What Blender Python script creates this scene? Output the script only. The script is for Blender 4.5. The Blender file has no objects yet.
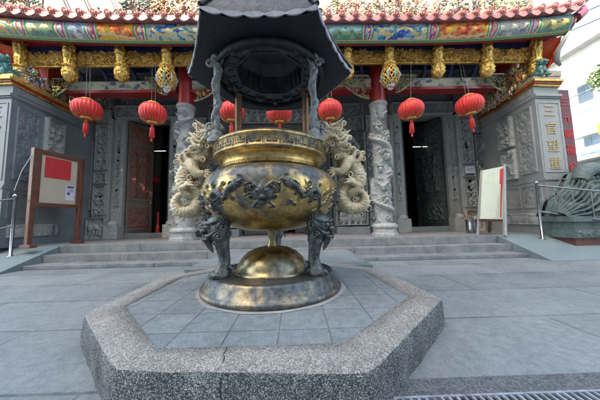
import bpy, math, random
import numpy as np
from mathutils import Matrix, Vector, noise
S = bpy.context.scene
COL = S.collection
PI = math.pi
# ------------------------------------------------------------------ camera
cd = bpy.data.cameras.new('camera'); cam = bpy.data.objects.new('camera', cd); COL.objects.link(cam)
cr_ = Vector((0.99962139, -0.01631082, -0.02215907)); cu_ = Vector((0.02064046, -0.08801983, 0.99590486)); cf_ = Vector((0.01819447, 0.99598517, 0.08764984))
M = Matrix((cr_, cu_, -cf_)).transposed().to_4x4(); M.translation = Vector((0.2464, -2.3494, 0.8413))
cam.matrix_world = M
cd.sensor_width = 36; cd.sensor_fit = 'HORIZONTAL'; cd.lens = 13.83; cd.clip_start = .02; cd.clip_end = 2000
S.camera = cam
# ------------------------------------------------------------------ light
SUN_EL, SUN_ROT = math.radians(48), math.radians(203)
W = bpy.data.worlds.new('World'); S.world = W; W.use_nodes = True
nt = W.node_tree; bg = nt.nodes['Background']; sky = nt.nodes.new('ShaderNodeTexSky'); sky.sky_type = 'NISHITA'
sky.sun_disc = False; sky.sun_elevation = SUN_EL; sky.sun_rotation = SUN_ROT; sky.air_density = 1.0; sky.dust_density = 2.5; sky.ozone_density = 1.2
nt.links.new(sky.outputs[0], bg.inputs[0]); bg.inputs[1].default_value = .15
sd = bpy.data.lights.new('sun', 'SUN'); sd.energy = 2.0; sd.angle = math.radians(.5); sd.color = (1, .93, .82)
so = bpy.data.objects.new('sun', sd); COL.objects.link(so)
sdir = Vector((math.sin(SUN_ROT) * math.cos(SUN_EL), math.cos(SUN_ROT) * math.cos(SUN_EL), math.sin(SUN_EL)))
so.rotation_euler = sdir.to_track_quat('Z', 'Y').to_euler(); so.location = sdir * 30
S.view_settings.view_transform = 'Standard'; S.view_settings.look = 'None'; S.view_settings.exposure = 2.85; S.view_settings.gamma = 1
S.view_settings.use_curve_mapping = False
S.view_settings.use_white_balance = True; S.view_settings.white_balance_temperature = 7450; S.view_settings.white_balance_tint = 5
S.render.engine = 'CYCLES'; S.cycles.use_denoising = True; S.cycles.max_bounces = 6

# ------------------------------------------------------------------ materials
def mat(name, c1, c2=None, scale=4, rough=.7, metal=0, bump=.0, bscale=30, speck=None, speckscale=200, spec=.5, vcol=False, rvar=.1, coat=0, stops=(.35, .65)):
    m = bpy.data.materials.new(name); m.use_nodes = True; t = m.node_tree; n = t.nodes; b = n['Principled BSDF']; L = t.links.new
    tc = n.new('ShaderNodeTexCoord'); co = tc.outputs['Object']
    nz = n.new('ShaderNodeTexNoise'); nz.inputs['Scale'].default_value = scale; nz.inputs['Detail'].default_value = 8; nz.inputs['Roughness'].default_value = .62; L(co, nz.inputs['Vector'])
    rp = n.new('ShaderNodeValToRGB'); rp.color_ramp.elements[0].position = stops[0]; rp.color_ramp.elements[1].position = stops[1]
    c2 = c2 or tuple(x * .75 for x in c1)
    rp.color_ramp.elements[0].color = (*c2, 1); rp.color_ramp.elements[1].color = (*c1, 1); L(nz.outputs[0], rp.inputs[0]); out = rp.outputs[0]
    if vcol:
        at = n.new('ShaderNodeAttribute'); at.attribute_name = 'Col'
        mx = n.new('ShaderNodeMix'); mx.data_type = 'RGBA'; mx.blend_type = 'MULTIPLY'; mx.inputs[0].default_value = 1; L(at.outputs[0], mx.inputs[6]); L(out, mx.inputs[7]); out = mx.outputs[2]
    if speck:
        vz = n.new('ShaderNodeTexNoise'); vz.inputs['Scale'].default_value = speckscale; vz.inputs['Detail'].default_value = 3; L(co, vz.inputs['Vector'])
        r2 = n.new('ShaderNodeValToRGB'); r2.color_ramp.elements[0].position = .5; r2.color_ramp.elements[1].position = .58; L(vz.outputs[0], r2.inputs[0])
        mx = n.new('ShaderNodeMix'); mx.data_type = 'RGBA'; L(r2.outputs[0], mx.inputs[0]); L(out, mx.inputs[6]); mx.inputs[7].default_value = (*speck, 1); out = mx.outputs[2]
    L(out, b.inputs['Base Color']); b.inputs['Metallic'].default_value = metal
    mr = n.new('ShaderNodeMapRange'); mr.inputs[1].default_value = .3; mr.inputs[2].default_value = .7; mr.inputs[3].default_value = max(0.03, rough - rvar); mr.inputs[4].default_value = min(1, rough + rvar)
    L(nz.outputs[0], mr.inputs[0]); L(mr.outputs[0], b.inputs['Roughness']); b.inputs['Specular IOR Level'].default_value = spec
    if coat: b.inputs['Coat Weight'].default_value = coat; b.inputs['Coat Roughness'].default_value = .15
    if bump:
        bz = n.new('ShaderNodeTexNoise'); bz.inputs['Scale'].default_value = bscale; bz.inputs['Detail'].default_value = 6; L(co, bz.inputs['Vector'])
        bp = n.new('ShaderNodeBump'); bp.inputs['Strength'].default_value = bump; bp.inputs['Distance'].default_value = .02; L(bz.outputs[0], bp.inputs['Height']); L(bp.outputs[0], b.inputs['Normal'])
    return m

def slab_mat(name, c1, c2, c3, bw, bh, off, mortar, mcol, rot=0, wear=.5, loc=(0, 0, 0), rough=.7):
    m = bpy.data.materials.new(name); m.use_nodes = True; t = m.node_tree; n = t.nodes; b = n['Principled BSDF']; L = t.links.new
    tc = n.new('ShaderNodeTexCoord'); mp = n.new('ShaderNodeMapping'); mp.inputs['Rotation'].default_value[2] = rot; mp.inputs['Location'].default_value = loc; L(tc.outputs['Object'], mp.inputs[0])
    # wobble the joints slightly
    wz = n.new('ShaderNodeTexNoise'); wz.inputs['Scale'].default_value = 3; L(mp.outputs[0], wz.inputs['Vector'])
    va = n.new('ShaderNodeVectorMath'); va.operation = 'MULTIPLY_ADD'; va.inputs[1].default_value = (.012, .012, 0); L(wz.outputs[1], va.inputs[0]); L(mp.outputs[0], va.inputs[2])
    br = n.new('ShaderNodeTexBrick'); br.offset = off; br.inputs['Scale'].default_value = 1; br.inputs['Brick Width'].default_value = bw; br.inputs['Row Height'].default_value = bh
    br.inputs['Mortar Size'].default_value = mortar; br.inputs['Mortar Smooth'].default_value = .3; br.inputs['Color1'].default_value = (*c1, 1); br.inputs['Color2'].default_value = (*c2, 1); br.inputs['Mortar'].default_value = (*mcol, 1)
    L(va.outputs[0], br.inputs['Vector'])
    nz = n.new('ShaderNodeTexNoise'); nz.inputs['Scale'].default_value = 1.3; nz.inputs['Detail'].default_value = 10; nz.inputs['Roughness'].default_value = .7; L(tc.outputs['Object'], nz.inputs['Vector'])
    rp = n.new('ShaderNodeValToRGB'); rp.color_ramp.elements[0].position = .38; rp.color_ramp.elements[1].position = .68; L(nz.outputs[0], rp.inputs[0])
    ml = n.new('ShaderNodeMath'); ml.operation = 'MULTIPLY'; ml.inputs[1].default_value = wear; L(rp.outputs[0], ml.inputs[0])
    mx = n.new('ShaderNodeMix'); mx.data_type = 'RGBA'; L(ml.outputs[0], mx.inputs[0]); L(br.outputs[0], mx.inputs[6]); mx.inputs[7].default_value = (*c3, 1)
    fz = n.new('ShaderNodeTexNoise'); fz.inputs['Scale'].default_value = 130; fz.inputs['Detail'].default_value = 5; fz.inputs['Roughness'].default_value = .8; L(tc.outputs['Object'], fz.inputs['Vector'])
    fr = n.new('ShaderNodeMapRange'); fr.inputs[1].default_value = .3; fr.inputs[2].default_value = .7; fr.inputs[3].default_value = .58; fr.inputs[4].default_value = 1.4; L(fz.outputs[0], fr.inputs[0])
    m2 = n.new('ShaderNodeMix'); m2.data_type = 'RGBA'; m2.blend_type = 'MULTIPLY'; m2.inputs[0].default_value = 1; L(mx.outputs[2], m2.inputs[6]); L(fr.outputs[0], m2.inputs[7])
    gz = n.new('ShaderNodeTexNoise'); gz.inputs['Scale'].default_value = 16; gz.inputs['Detail'].default_value = 12; gz.inputs['Roughness'].default_value = .8; gz.inputs['Distortion'].default_value = .1; L(tc.outputs['Object'], gz.inputs['Vector'])
    g2 = n.new('ShaderNodeMapRange'); g2.inputs[1].default_value = .34; g2.inputs[2].default_value = .62; g2.inputs[3].default_value = .70; g2.inputs[4].default_value = 1.15; L(gz.outputs[0], g2.inputs[0])
    m3 = n.new('ShaderNodeMix'); m3.data_type = 'RGBA'; m3.blend_type = 'MULTIPLY'; m3.inputs[0].default_value = 1; L(m2.outputs[2], m3.inputs[6]); L(g2.outputs[0], m3.inputs[7])
    pz = n.new('ShaderNodeTexNoise'); pz.inputs['Scale'].default_value = 1.1; pz.inputs['Detail'].default_value = 5; pz.inputs['Distortion'].default_value = 1.5; L(tc.outputs['Object'], pz.inputs['Vector'])
    p2 = n.new('ShaderNodeMapRange'); p2.inputs[1].default_value = .38; p2.inputs[2].default_value = .60; p2.inputs[3].default_value = .92; p2.inputs[4].default_value = 1.04; L(pz.outputs[0], p2.inputs[0])
    m4 = n.new('ShaderNodeMix'); m4.data_type = 'RGBA'; m4.blend_type = 'MULTIPLY'; m4.inputs[0].default_value = 1; L(m3.outputs[2], m4.inputs[6]); L(p2.outputs[0], m4.inputs[7])
    L(m4.outputs[2], b.inputs['Base Color'])
    rr = n.new('ShaderNodeMapRange'); rr.inputs[3].default_value = rough - .2; rr.inputs[4].default_value = rough + .2; L(nz.outputs[0], rr.inputs[0]); L(rr.outputs[0], b.inputs['Roughness'])
    bp = n.new('ShaderNodeBump'); bp.inputs['Strength'].default_value = .35; bp.inputs['Distance'].default_value = .006
    ad = n.new('ShaderNodeMath'); ad.operation = 'MULTIPLY_ADD'; ad.inputs[1].default_value = -1.5; L(br.outputs['Fac'], ad.inputs[0]); L(fz.outputs[0], ad.inputs[2]); L(ad.outputs[0], bp.inputs['Height']); L(bp.outputs[0], b.inputs['Normal'])
    return m

def terrazzo(name, dark=False):
    m = bpy.data.materials.new(name); m.use_nodes = True; t = m.node_tree; n = t.nodes; b = n['Principled BSDF']; L = t.links.new
    tc = n.new('ShaderNodeTexCoord')
    v = n.new('ShaderNodeTexVoronoi'); v.inputs['Scale'].default_value = 260 if dark else 185; v.inputs['Randomness'].default_value = 1; L(tc.outputs['Object'], v.inputs['Vector'])
    sp = n.new('ShaderNodeSeparateColor'); L(v.outputs['Color'], sp.inputs[0])
    rp = n.new('ShaderNodeValToRGB'); cr = rp.color_ramp; cr.interpolation = 'CONSTANT'
    cols = [(0, (.20, .185, .165)), (.22, (.31, .285, .25)), (.45, (.37, .345, .31)), (.62, (.15, .14, .125)), (.72, (.50, .48, .44)), (.88, (.27, .25, .22))]
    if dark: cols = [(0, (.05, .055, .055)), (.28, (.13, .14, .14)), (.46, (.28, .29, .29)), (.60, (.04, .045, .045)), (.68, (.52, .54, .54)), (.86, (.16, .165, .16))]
    cr.elements[0].color = (*cols[0][1], 1); cr.elements[1].position = cols[1][0]; cr.elements[1].color = (*cols[1][1], 1)
    for p, c in cols[2:]: e = cr.elements.new(p); e.color = (*c, 1)
    L(sp.outputs[0], rp.inputs[0])
    nz = n.new('ShaderNodeTexNoise'); nz.inputs['Scale'].default_value = 4.5; nz.inputs['Detail'].default_value = 9; nz.inputs['Roughness'].default_value = .65; L(tc.outputs['Object'], nz.inputs['Vector'])
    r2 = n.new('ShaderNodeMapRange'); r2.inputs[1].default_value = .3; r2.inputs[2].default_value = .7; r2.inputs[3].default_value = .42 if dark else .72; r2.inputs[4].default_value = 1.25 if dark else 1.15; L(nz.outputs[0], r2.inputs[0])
    m2 = n.new('ShaderNodeMix'); m2.data_type = 'RGBA'; m2.blend_type = 'MULTIPLY'; m2.inputs[0].default_value = 1; L(rp.outputs[0], m2.inputs[6]); L(r2.outputs[0], m2.inputs[7])
    L(m2.outputs[2], b.inputs['Base Color']); b.inputs['Roughness'].default_value = .8
    bp = n.new('ShaderNodeBump'); bp.inputs['Strength'].default_value = .8; bp.inputs['Distance'].default_value = .006; L(v.outputs['Distance'], bp.inputs['Height']); L(bp.outputs[0], b.inputs['Normal'])
    return m

def brass_mat(name, gold, patina, bias=0.0, scale=5, rough=.3):
    """brass with dark patina: patina amount = noise + attribute 'pat'"""
    m = bpy.data.materials.new(name); m.use_nodes = True; t = m.node_tree; n = t.nodes; b = n['Principled BSDF']; L = t.links.new
    tc = n.new('ShaderNodeTexCoord'); at = n.new('ShaderNodeAttribute'); at.attribute_name = 'pat'
    nz = n.new('ShaderNodeTexNoise'); nz.inputs['Scale'].default_value = scale; nz.inputs['Detail'].default_value = 10; nz.inputs['Roughness'].default_value = .68; nz.inputs['Distortion'].default_value = .4; L(tc.outputs['Object'], nz.inputs['Vector'])
    ad = n.new('ShaderNodeMath'); ad.operation = 'ADD'; L(at.outputs['Fac'], ad.inputs[0]); L(nz.outputs[0], ad.inputs[1])
    mr = n.new('ShaderNodeMapRange'); mr.inputs[1].default_value = .46 - bias; mr.inputs[2].default_value = .66 - bias; L(ad.outputs[0], mr.inputs[0])
    fz = n.new('ShaderNodeTexNoise'); fz.inputs['Scale'].default_value = 22; fz.inputs['Detail'].default_value = 8; L(tc.outputs['Object'], fz.inputs['Vector'])
    pr = n.new('ShaderNodeValToRGB'); pr.color_ramp.elements[0].position = .35; pr.color_ramp.elements[1].position = .65; pr.color_ramp.elements[0].color = (*patina, 1); pr.color_ramp.elements[1].color = (*[x * 2.0 + .02 for x in patina], 1); L(fz.outputs[0], pr.inputs[0])
    gr = n.new('ShaderNodeValToRGB'); gr.color_ramp.elements[0].position = .35; gr.color_ramp.elements[1].position = .6; gr.color_ramp.elements[0].color = (*[x * .62 for x in gold], 1); gr.color_ramp.elements[1].color = (*gold, 1); L(fz.outputs[0], gr.inputs[0])
    mx = n.new('ShaderNodeMix'); mx.data_type = 'RGBA'; L(mr.outputs[0], mx.inputs[0]); L(gr.outputs[0], mx.inputs[6]); L(pr.outputs[0], mx.inputs[7]); L(mx.outputs[2], b.inputs['Base Color'])
    mm = n.new('ShaderNodeMapRange'); mm.inputs[3].default_value = 1; mm.inputs[4].default_value = .72; L(mr.outputs[0], mm.inputs[0]); L(mm.outputs[0], b.inputs['Metallic'])
    ro = n.new('ShaderNodeMapRange'); ro.inputs[3].default_value = rough; ro.inputs[4].default_value = rough + .16; L(mr.outputs[0], ro.inputs[0])
    rz = n.new('ShaderNodeMath'); rz.operation = 'MULTIPLY_ADD'; rz.inputs[1].default_value = .22; L(fz.outputs[0], rz.inputs[0]); L(ro.outputs[0], rz.inputs[2]); rs = n.new('ShaderNodeMath'); rs.operation = 'SUBTRACT'; rs.inputs[1].default_value = .11; L(rz.outputs[0], rs.inputs[0]); L(rs.outputs[0], b.inputs['Roughness'])
    bp = n.new('ShaderNodeBump'); bp.inputs['Strength'].default_value = .25; bp.inputs['Distance'].default_value = .006; L(fz.outputs[0], bp.inputs['Height']); L(bp.outputs[0], b.inputs['Normal'])
    return m

MT = dict(
 ground=slab_mat('ground_stone', (.20, .226, .228), (.135, .159, .163), (.26, .282, .276), 2.1, .72, .5, .012, (.06, .066, .07), rot=0, loc=(.84, 1.085, 0), wear=.8),
 paving=slab_mat('plinth_tiles', (.165, .195, .20), (.215, .24, .24), (.32, .335, .325), .29, .29, 0, .0045, (.05, .06, .07), loc=(.15, .29 * 3, 0), wear=.35, rough=.6),
 step=mat('step_stone', (.25, .255, .245), (.10, .11, .115), 5, .75, bump=.5, bscale=60, speck=(.2, .22, .24), speckscale=160),
 platform=mat('platform_stone', (.27, .255, .26), (.21, .19, .20), 2, .6, bump=.2, bscale=40),
 ramp=mat('ramp_stone', (.135, .175, .178), (.085, .12, .128), 5, .7, bump=.3, bscale=80, speck=(.27, .33, .34), speckscale=220),
 stone=mat('carved_grey_stone', (.42, .42, .405), (.27, .275, .27), 16, .55, bump=.3, bscale=60, spec=.4),
 stone_l=mat('pale_carved_stone', (.40, .405, .395), (.26, .265, .26), 18, .55, bump=.3, bscale=60),
 stone_d=mat('dark_carved_stone', (.29, .29, .285), (.17, .172, .172), 16, .5, bump=.3, bscale=60),
 stone_b=mat('beige_carved_stone', (.46, .42, .35), (.30, .28, .24), 6, .65, bump=.5, bscale=40),
 stone_p=mat('polished_grey_stone', (.17, .19, .195), (.10, .118, .125), 3, .42, bump=.12, bscale=40, speck=(.25, .28, .31), speckscale=260),
 stone_w=mat('warm_grey_stone', (.24, .245, .24), (.15, .155, .15), 3, .5, bump=.15, bscale=40, speck=(.40, .40, .39), speckscale=260),
 beast=mat('green_serpentine', (.10, .145, .135), (.035, .055, .055), 12, .6, bump=.6, bscale=35, speck=(.15, .20, .19), speckscale=120),
 redbase=mat('red_brown_base', (.16, .045, .035), (.09, .03, .025), 5, .6, bump=.3),
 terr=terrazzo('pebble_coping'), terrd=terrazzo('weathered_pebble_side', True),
 brass=brass_mat('patinated_brass', (.62, .42, .17), (.06, .062, .058), bias=-.135, rough=.36),
 brass_disc=brass_mat('brass_disc', (.55, .41, .22), (.06, .066, .068), bias=.13, scale=3.6, rough=.34),
 brass_dome=brass_mat('brass_dome', (.50, .38, .19), (.13, .125, .10), bias=.04, scale=4, rough=.28),
 bronze=mat('dark_bronze', (.17, .185, .185), (.05, .056, .058), 14, .38, metal=.6, bump=.5, bscale=60, rvar=.12),
 handle=mat('pale_bronze_dragon', (.78, .66, .45), (.40, .31, .18), 14, .45, metal=.35, bump=.5, bscale=75),
 post=mat('pewter_post', (.36, .36, .35), (.14, .15, .16), 20, .5, metal=.3, bump=.8, bscale=80),
 copper=mat('brown_copper', (.30, .17, .09), (.16, .09, .05), 8, .5, metal=.5, bump=.3),
 dome=mat('dim_navy_metal', (.07, .08, .10), (.03, .035, .045), 6, .5, metal=.2, bump=.3, bscale=20),
 canopy=mat('black_navy_metal', (.014, .018, .028), (.008, .011, .017), 6, .55, metal=.2, bump=.3, bscale=20),
 canopy_hi=mat('dark_grey_metal', (.020, .022, .027), (.010, .012, .015), 12, .5, metal=.3, bump=.5),
 trim=mat('pale_scallop_metal', (.36, .36, .39), (.22, .22, .26), 15, .55, bump=.2),
 gold=mat('gilded_wood', (.88, .58, .17), (.45, .26, .06), 14, .36, metal=.75, bump=.6, bscale=60, rvar=.12),
 gold_d=mat('dark_gilded_wood', (.90, .58, .18), (.55, .32, .09), 14, .40, metal=.6, bump=.8, bscale=60),
 red=mat('red_lacquer', (.42, .025, .02), (.26, .015, .018), 4, .4, bump=.15, coat=.2),
 redor=mat('vermilion_board', (.70, .10, .03), (.50, .05, .02), 3, .45),
 blue=mat('dark_blue_paint', (.02, .04, .15), (.012, .02, .07), 6, .5),
 green=mat('green_paint', (.04, .22, .10), (.03, .13, .07), 6, .5),
 cream=mat('cream_plaster', (.36, .30, .25), (.24, .20, .17), 3, .7, bump=.2),
 tile=mat('pink_glazed_tile', (.50, .15, .14), (.20, .06, .065), 9, .38, bump=.35, speck=(.36, .17, .15), speckscale=35, spec=.6, rvar=.08),
 tile_e=mat('dark_red_tile', (.30, .06, .09), (.16, .04, .08), 5, .3),
 roof=mat('roof_tile', (.50, .22, .14), (.38, .15, .10), 4, .45, bump=.2),
 paint=mat('painted_colours', (1.15, 1.08, .98), (.75, .70, .62), 30, .5, vcol=True, bump=.3, bscale=60),
 ceramic_sun=mat('sunlit_ceramic', (.62, .56, .50), (.30, .27, .24), 25, .35, vcol=True, bump=.2, bscale=60),  # ridge copy of the glaze, colour darkened to offset direct sun
 ceramic=mat('glazed_ceramic', (.82, .80, .76), (.5, .48, .45), 25, .25, vcol=True, spec=.7, bump=.2, bscale=60),
 couplet=mat('dark_red_board', (.13, .018, .025), (.07, .012, .018), 6, .5),
 dark=mat('dark_interior', (.12, .11, .10), (.05, .045, .045), 3, .6),
 wood=mat('brown_wood', (.17, .06, .035), (.09, .03, .02), 9, .45, bump=.3, bscale=30, coat=.2),
 doorw=mat('old_door_wood', (.15, .10, .065), (.08, .055, .04), 6, .5, bump=.3),
 gold_i=mat('worn_gold_letters', (.46, .33, .12), (.30, .24, .12), 25, .5, metal=.3, bump=.3),
 doorr=mat('faded_red_door_paint', (.20, .05, .03), (.12, .055, .035), 7, .5, bump=.3),
 doord=mat('dark_lacquer_door', (.05, .055, .055), (.025, .028, .03), 6, .35, bump=.3),
 tan=mat('tan_board', (.50, .42, .31), (.46, .38, .28), 5, .7, bump=.1),
 paperr=mat('red_paper', (.58, .03, .035), (.50, .025, .03), 6, .6),
 paperw=mat('white_paper', (.62, .62, .70), (.55, .52, .62), 30, .6),
 ink=mat('purple_ink', (.09, .04, .16), (.06, .03, .1), 30, .6),
 redl=mat('faded_red_print', (.60, .045, .045), (.53, .035, .035), 30, .6),
 signc=mat('cream_board', (.60, .61, .47), (.54, .55, .42), 4, .6),
 signg=mat('faded_lettering', (.52, .53, .42), (.49, .50, .38), 20, .7),
 steel=mat('stainless_steel', (.34, .35, .36), (.24, .25, .26), 8, .33, metal=1, rvar=.08),
 grate=mat('galvanised_grate', (.50, .53, .56), (.3, .33, .36), 20, .5, metal=.6, bump=.3),
 pit=mat('drain_pit', (.015, .018, .02), None, 5, .8),
 curb=mat('drain_curb', (.13, .14, .145), (.07, .075, .08), 22, .85, bump=1, bscale=70, speck=(.18, .19, .195), speckscale=90),
 white=mat('white_plaster', (.78, .77, .74), (.66, .65, .62), 1.5, .8, bump=.2),
 glass=mat('window_glass', (.10, .14, .18), (.06, .08, .10), 1, .08, spec=.8, rvar=.02),
 frame=mat('window_frame', (.35, .37, .38), None, 4, .5),
 awn=mat('awning_sheet', (.38, .52, .60), (.30, .42, .50), 3, .4),
 concrete=mat('concrete', (.36, .35, .33), (.26, .25, .24), 2, .85, bump=.3),
 cord=mat('cord', (.03, .03, .03), None, 5, .6),
 leaf=mat('leaf', (.14, .22, .035), (.06, .11, .02), 6, .55),
 bark=mat('bark', (.12, .09, .06), (.07, .05, .04), 12, .9, bump=.8),
 yellow=mat('yellow_sign', (.75, .55, .08), None, 5, .5),
 mat_r=mat('red_floor_mat', (.30, .10, .13), (.22, .07, .10), 20, .9),
)
m = bpy.data.materials.new('red_lantern_silk'); m.use_nodes = True; n = m.node_tree.nodes; b = n['Principled BSDF']
tc = n.new('ShaderNodeTexCoord'); nz = n.new('ShaderNodeTexNoise'); nz.inputs['Scale'].default_value = 5; m.node_tree.links.new(tc.outputs['Object'], nz.inputs['Vector'])
rp = n.new('ShaderNodeValToRGB'); rp.color_ramp.elements[0].color = (.50, .006, .008, 1); rp.color_ramp.elements[1].color = (.80, .030, .020, 1); m.node_tree.links.new(nz.outputs[0], rp.inputs[0]); m.node_tree.links.new(rp.outputs[0], b.inputs['Base Color'])
b.inputs['Roughness'].default_value = .45; b.inputs['Sheen Weight'].default_value = .2
MT['silk'] = m
m = bpy.data.materials.new('fluorescent_streak'); m.use_nodes = True; b = m.node_tree.nodes['Principled BSDF']; b.inputs['Emission Color'].default_value = (.85, 1, .93, 1); b.inputs['Emission Strength'].default_value = .28
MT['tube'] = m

# ------------------------------------------------------------------ mesh helpers
class MB:
    def __init__(s): s.v = []; s.f = []; s.mi = []; s.sm = []; s.c = []; s.n = 0; s.hascol = False; s.pat = []
    def add(s, V, F, mi=0, smooth=False, col=None, pat=None):
        V = np.array(V, dtype=float).reshape(-1, 3)
        s.v.append(V)
        if isinstance(F, np.ndarray): F = (F + s.n).tolist()
        else: F = [tuple(i + s.n for i in q) for q in F]
        s.f += F; s.mi += [mi] * len(F); s.sm += [smooth] * len(F)
        if col is None: c = np.ones((len(V), 3))
        else: c = np.broadcast_to(np.asarray(col, dtype=float), (len(V), 3)); s.hascol = True
        s.c.append(c)
        s.pat.append(np.zeros(len(V)) if pat is None else np.broadcast_to(pat, (len(V),)))
        s.n += len(V); return s
    def box(s, x0, x1, y0, y1, z0, z1, mi=0, col=None, R=None, o=(0, 0, 0)):
        V = np.array([(x, y, z) for x in (x0, x1) for y in (y0, y1) for z in (z0, z1)], float)
        if R is not None: V = (V - np.array(o)) @ np.array(R).T + np.array(o)
        return s.add(V, [(0, 1, 3, 2), (4, 6, 7, 5), (0, 4, 5, 1), (2, 3, 7, 6), (0, 2, 6, 4), (1, 5, 7, 3)], mi, False, col)
    def grid(s, P, mi=0, smooth=True, closeu=False, flip=False, col=None, pat=None):
        a, b_ = P.shape[:2]; I = np.arange(a * b_).reshape(a, b_)
        if closeu: I = np.concatenate([I, I[:, :1]], 1)
        q = np.stack([I[:-1, :-1], I[:-1, 1:], I[1:, 1:], I[1:, :-1]], -1).reshape(-1, 4)
        if flip: q = q[:, ::-1]
        return s.add(P.reshape(-1, 3), q, mi, smooth, None if col is None else np.asarray(col).reshape(-1, 3), None if pat is None else np.asarray(pat).reshape(-1))
    def lathe(s, prof, c=(0, 0, 0), seg=48, mi=0, smooth=True, col=None, sx=1, sy=1, a0=0, mod=None, cap=True):
        th = np.arange(seg) / seg * 2 * PI + a0; P = np.zeros((len(prof), seg, 3))
        for i, (r, z) in enumerate(prof):
            rr = r * (mod(th, z) if mod else 1)
            P[i, :, 0] = c[0] + rr * np.cos(th) * sx; P[i, :, 1] = c[1] + rr * np.sin(th) * sy; P[i, :, 2] = c[2] + z
        s.grid(P, mi, smooth, True, False, col)
        if cap and prof[0][0] > 1e-4: s.add(P[0], [tuple(range(seg))[::-1]], mi, False, col)
        if cap and prof[-1][0] > 1e-4: s.add(P[-1], [tuple(range(seg))], mi, False, col)
        return s
    def tube(s, pts, rad, seg=10, mi=0, smooth=True, col=None, flat=1, up=(0, 0, 1), cap=True):
        pts = np.asarray(pts, float); n = len(pts); rad = np.broadcast_to(np.asarray(rad, float), (n,))
        T = np.gradient(pts, axis=0); T /= (np.linalg.norm(T, axis=1)[:, None] + 1e-9)
        up = np.asarray(up, float)
        if abs(T[0] @ up) > .95: up = np.array([1., 0, 0])
        N = np.cross(up, T[0]); N /= np.linalg.norm(N); th = np.arange(seg) / seg * 2 * PI
        P = np.zeros((n, seg, 3))
        for i in range(n):
            N = N - (N @ T[i]) * T[i]; N /= np.linalg.norm(N); B = np.cross(T[i], N)
            P[i] = pts[i] + rad[i] * (np.cos(th)[:, None] * N + flat * np.sin(th)[:, None] * B)
        s.grid(P, mi, smooth, True, False, col)
        if cap: s.add(P[0], [tuple(range(seg))[::-1]], mi, smooth, col); s.add(P[-1], [tuple(range(seg))], mi, smooth, col)
        return s
    def ell(s, c, r, seg=12, rings=7, mi=0, col=None, R=None, smooth=True):
        u = np.linspace(0, PI, rings); th = np.arange(seg) / seg * 2 * PI
        P = np.zeros((rings, seg, 3)); P[..., 0] = r[0] * np.sin(u)[:, None] * np.cos(th); P[..., 1] = r[1] * np.sin(u)[:, None] * np.sin(th); P[..., 2] = -r[2] * np.cos(u)[:, None] * np.ones(seg)
        if R is not None: P = P @ np.array(R).T
        return s.grid(P + np.array(c), mi, smooth, True, False, col)
    def prism(s, poly, z0, z1, mi=0, col=None, mi_top=None):
        n = len(poly); V = [(x, y, z0) for x, y in poly] + [(x, y, z1) for x, y in poly]
        s.add(V, [(i, (i + 1) % n, (i + 1) % n + n, i + n) for i in range(n)], mi, False, col)
        s.add(V[n:], [tuple(range(n))], mi if mi_top is None else mi_top, False, col); s.add(V[:n], [tuple(range(n))[::-1]], mi, False, col); return s

def rotm(ax, a): return np.array(Matrix.Rotation(a, 3, ax))
def link(name, me, parent=None):
    o = bpy.data.objects.new(name, me); COL.objects.link(o)
    if parent is not None: o.parent = parent
    return o
def wloc(o):
    l = np.zeros(3)
    while o is not None: l += np.array(o.location); o = o.parent
    return l
def build(mb, name, mats, parent=None, label=None, cat=None, group=None, kind=None, loc=None, bevel=0):
    V = np.concatenate(mb.v); off = wloc(parent) if parent is not None else np.array(loc if loc is not None else (0, 0, 0), float)
    me = bpy.data.meshes.new(name); me.from_pydata((V - off).tolist(), [], mb.f)
    for mm in (mats if isinstance(mats, (list, tuple)) else [mats]): me.materials.append(MT[mm] if isinstance(mm, str) else mm)
    me.polygons.foreach_set('material_index', mb.mi); me.polygons.foreach_set('use_smooth', mb.sm)
    if mb.hascol:
        at = me.color_attributes.new('Col', 'FLOAT_COLOR', 'POINT'); c = np.ones((len(V), 4)); c[:, :3] = np.concatenate(mb.c); at.data.foreach_set('color', c.ravel())
    pt = np.concatenate(mb.pat)
    if np.abs(pt).max() > 0:
        at = me.attributes.new('pat', 'FLOAT', 'POINT'); at.data.foreach_set('value', pt)
    me.update()
    o = link(name, me, parent)
    if parent is None: o.location = off
    if bevel:
        md = o.modifiers.new('bevel', 'BEVEL'); md.width = bevel; md.segments = 2; md.limit_method = 'ANGLE'
    if label: o['label'] = label
    if cat: o['category'] = cat
    if group: o['group'] = group
    if kind: o['kind'] = kind
    return o
def thing(name, label, cat, loc=(0, 0, 0), group=None):
    o = bpy.data.objects.new(name, None); COL.objects.link(o); o.location = loc; o.empty_display_size = .1
    o['label'] = label; o['category'] = cat
    if group: o['group'] = group
    return o
def copy_tree(o, parent=None):
    c = o.copy(); COL.objects.link(c); c.parent = parent
    for ch in [x for x in list(COL.objects) if x.parent == o]: copy_tree(ch, c)
    return c
def text_mesh(txt, size, depth=.004):
    c = bpy.data.curves.new('t', 'FONT'); c.body = txt; c.size = size; c.extrude = depth; c.align_x = 'CENTER'; c.align_y = 'CENTER'; c.resolution_u = 3
    o = bpy.data.objects.new('t', c); COL.objects.link(o); bpy.context.view_layer.update()
    me = bpy.data.meshes.new_from_object(o.evaluated_get(bpy.context.evaluated_depsgraph_get()))
    V = np.array([v.co[:] for v in me.vertices]); F = [tuple(p.vertices) for p in me.polygons]
    bpy.data.objects.remove(o); return V, F
def add_text(mb, txt, size, org, ux, uz, depth=.004, mi=0, bold=0):
    V, F = text_mesh(txt, size, depth); ux = np.array(ux, float); uz = np.array(uz, float); nn = np.cross(ux, uz)
    mb.add(np.array(org) + V[:, :1] * ux + V[:, 1:2] * uz + V[:, 2:3] * nn, F, mi)

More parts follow.
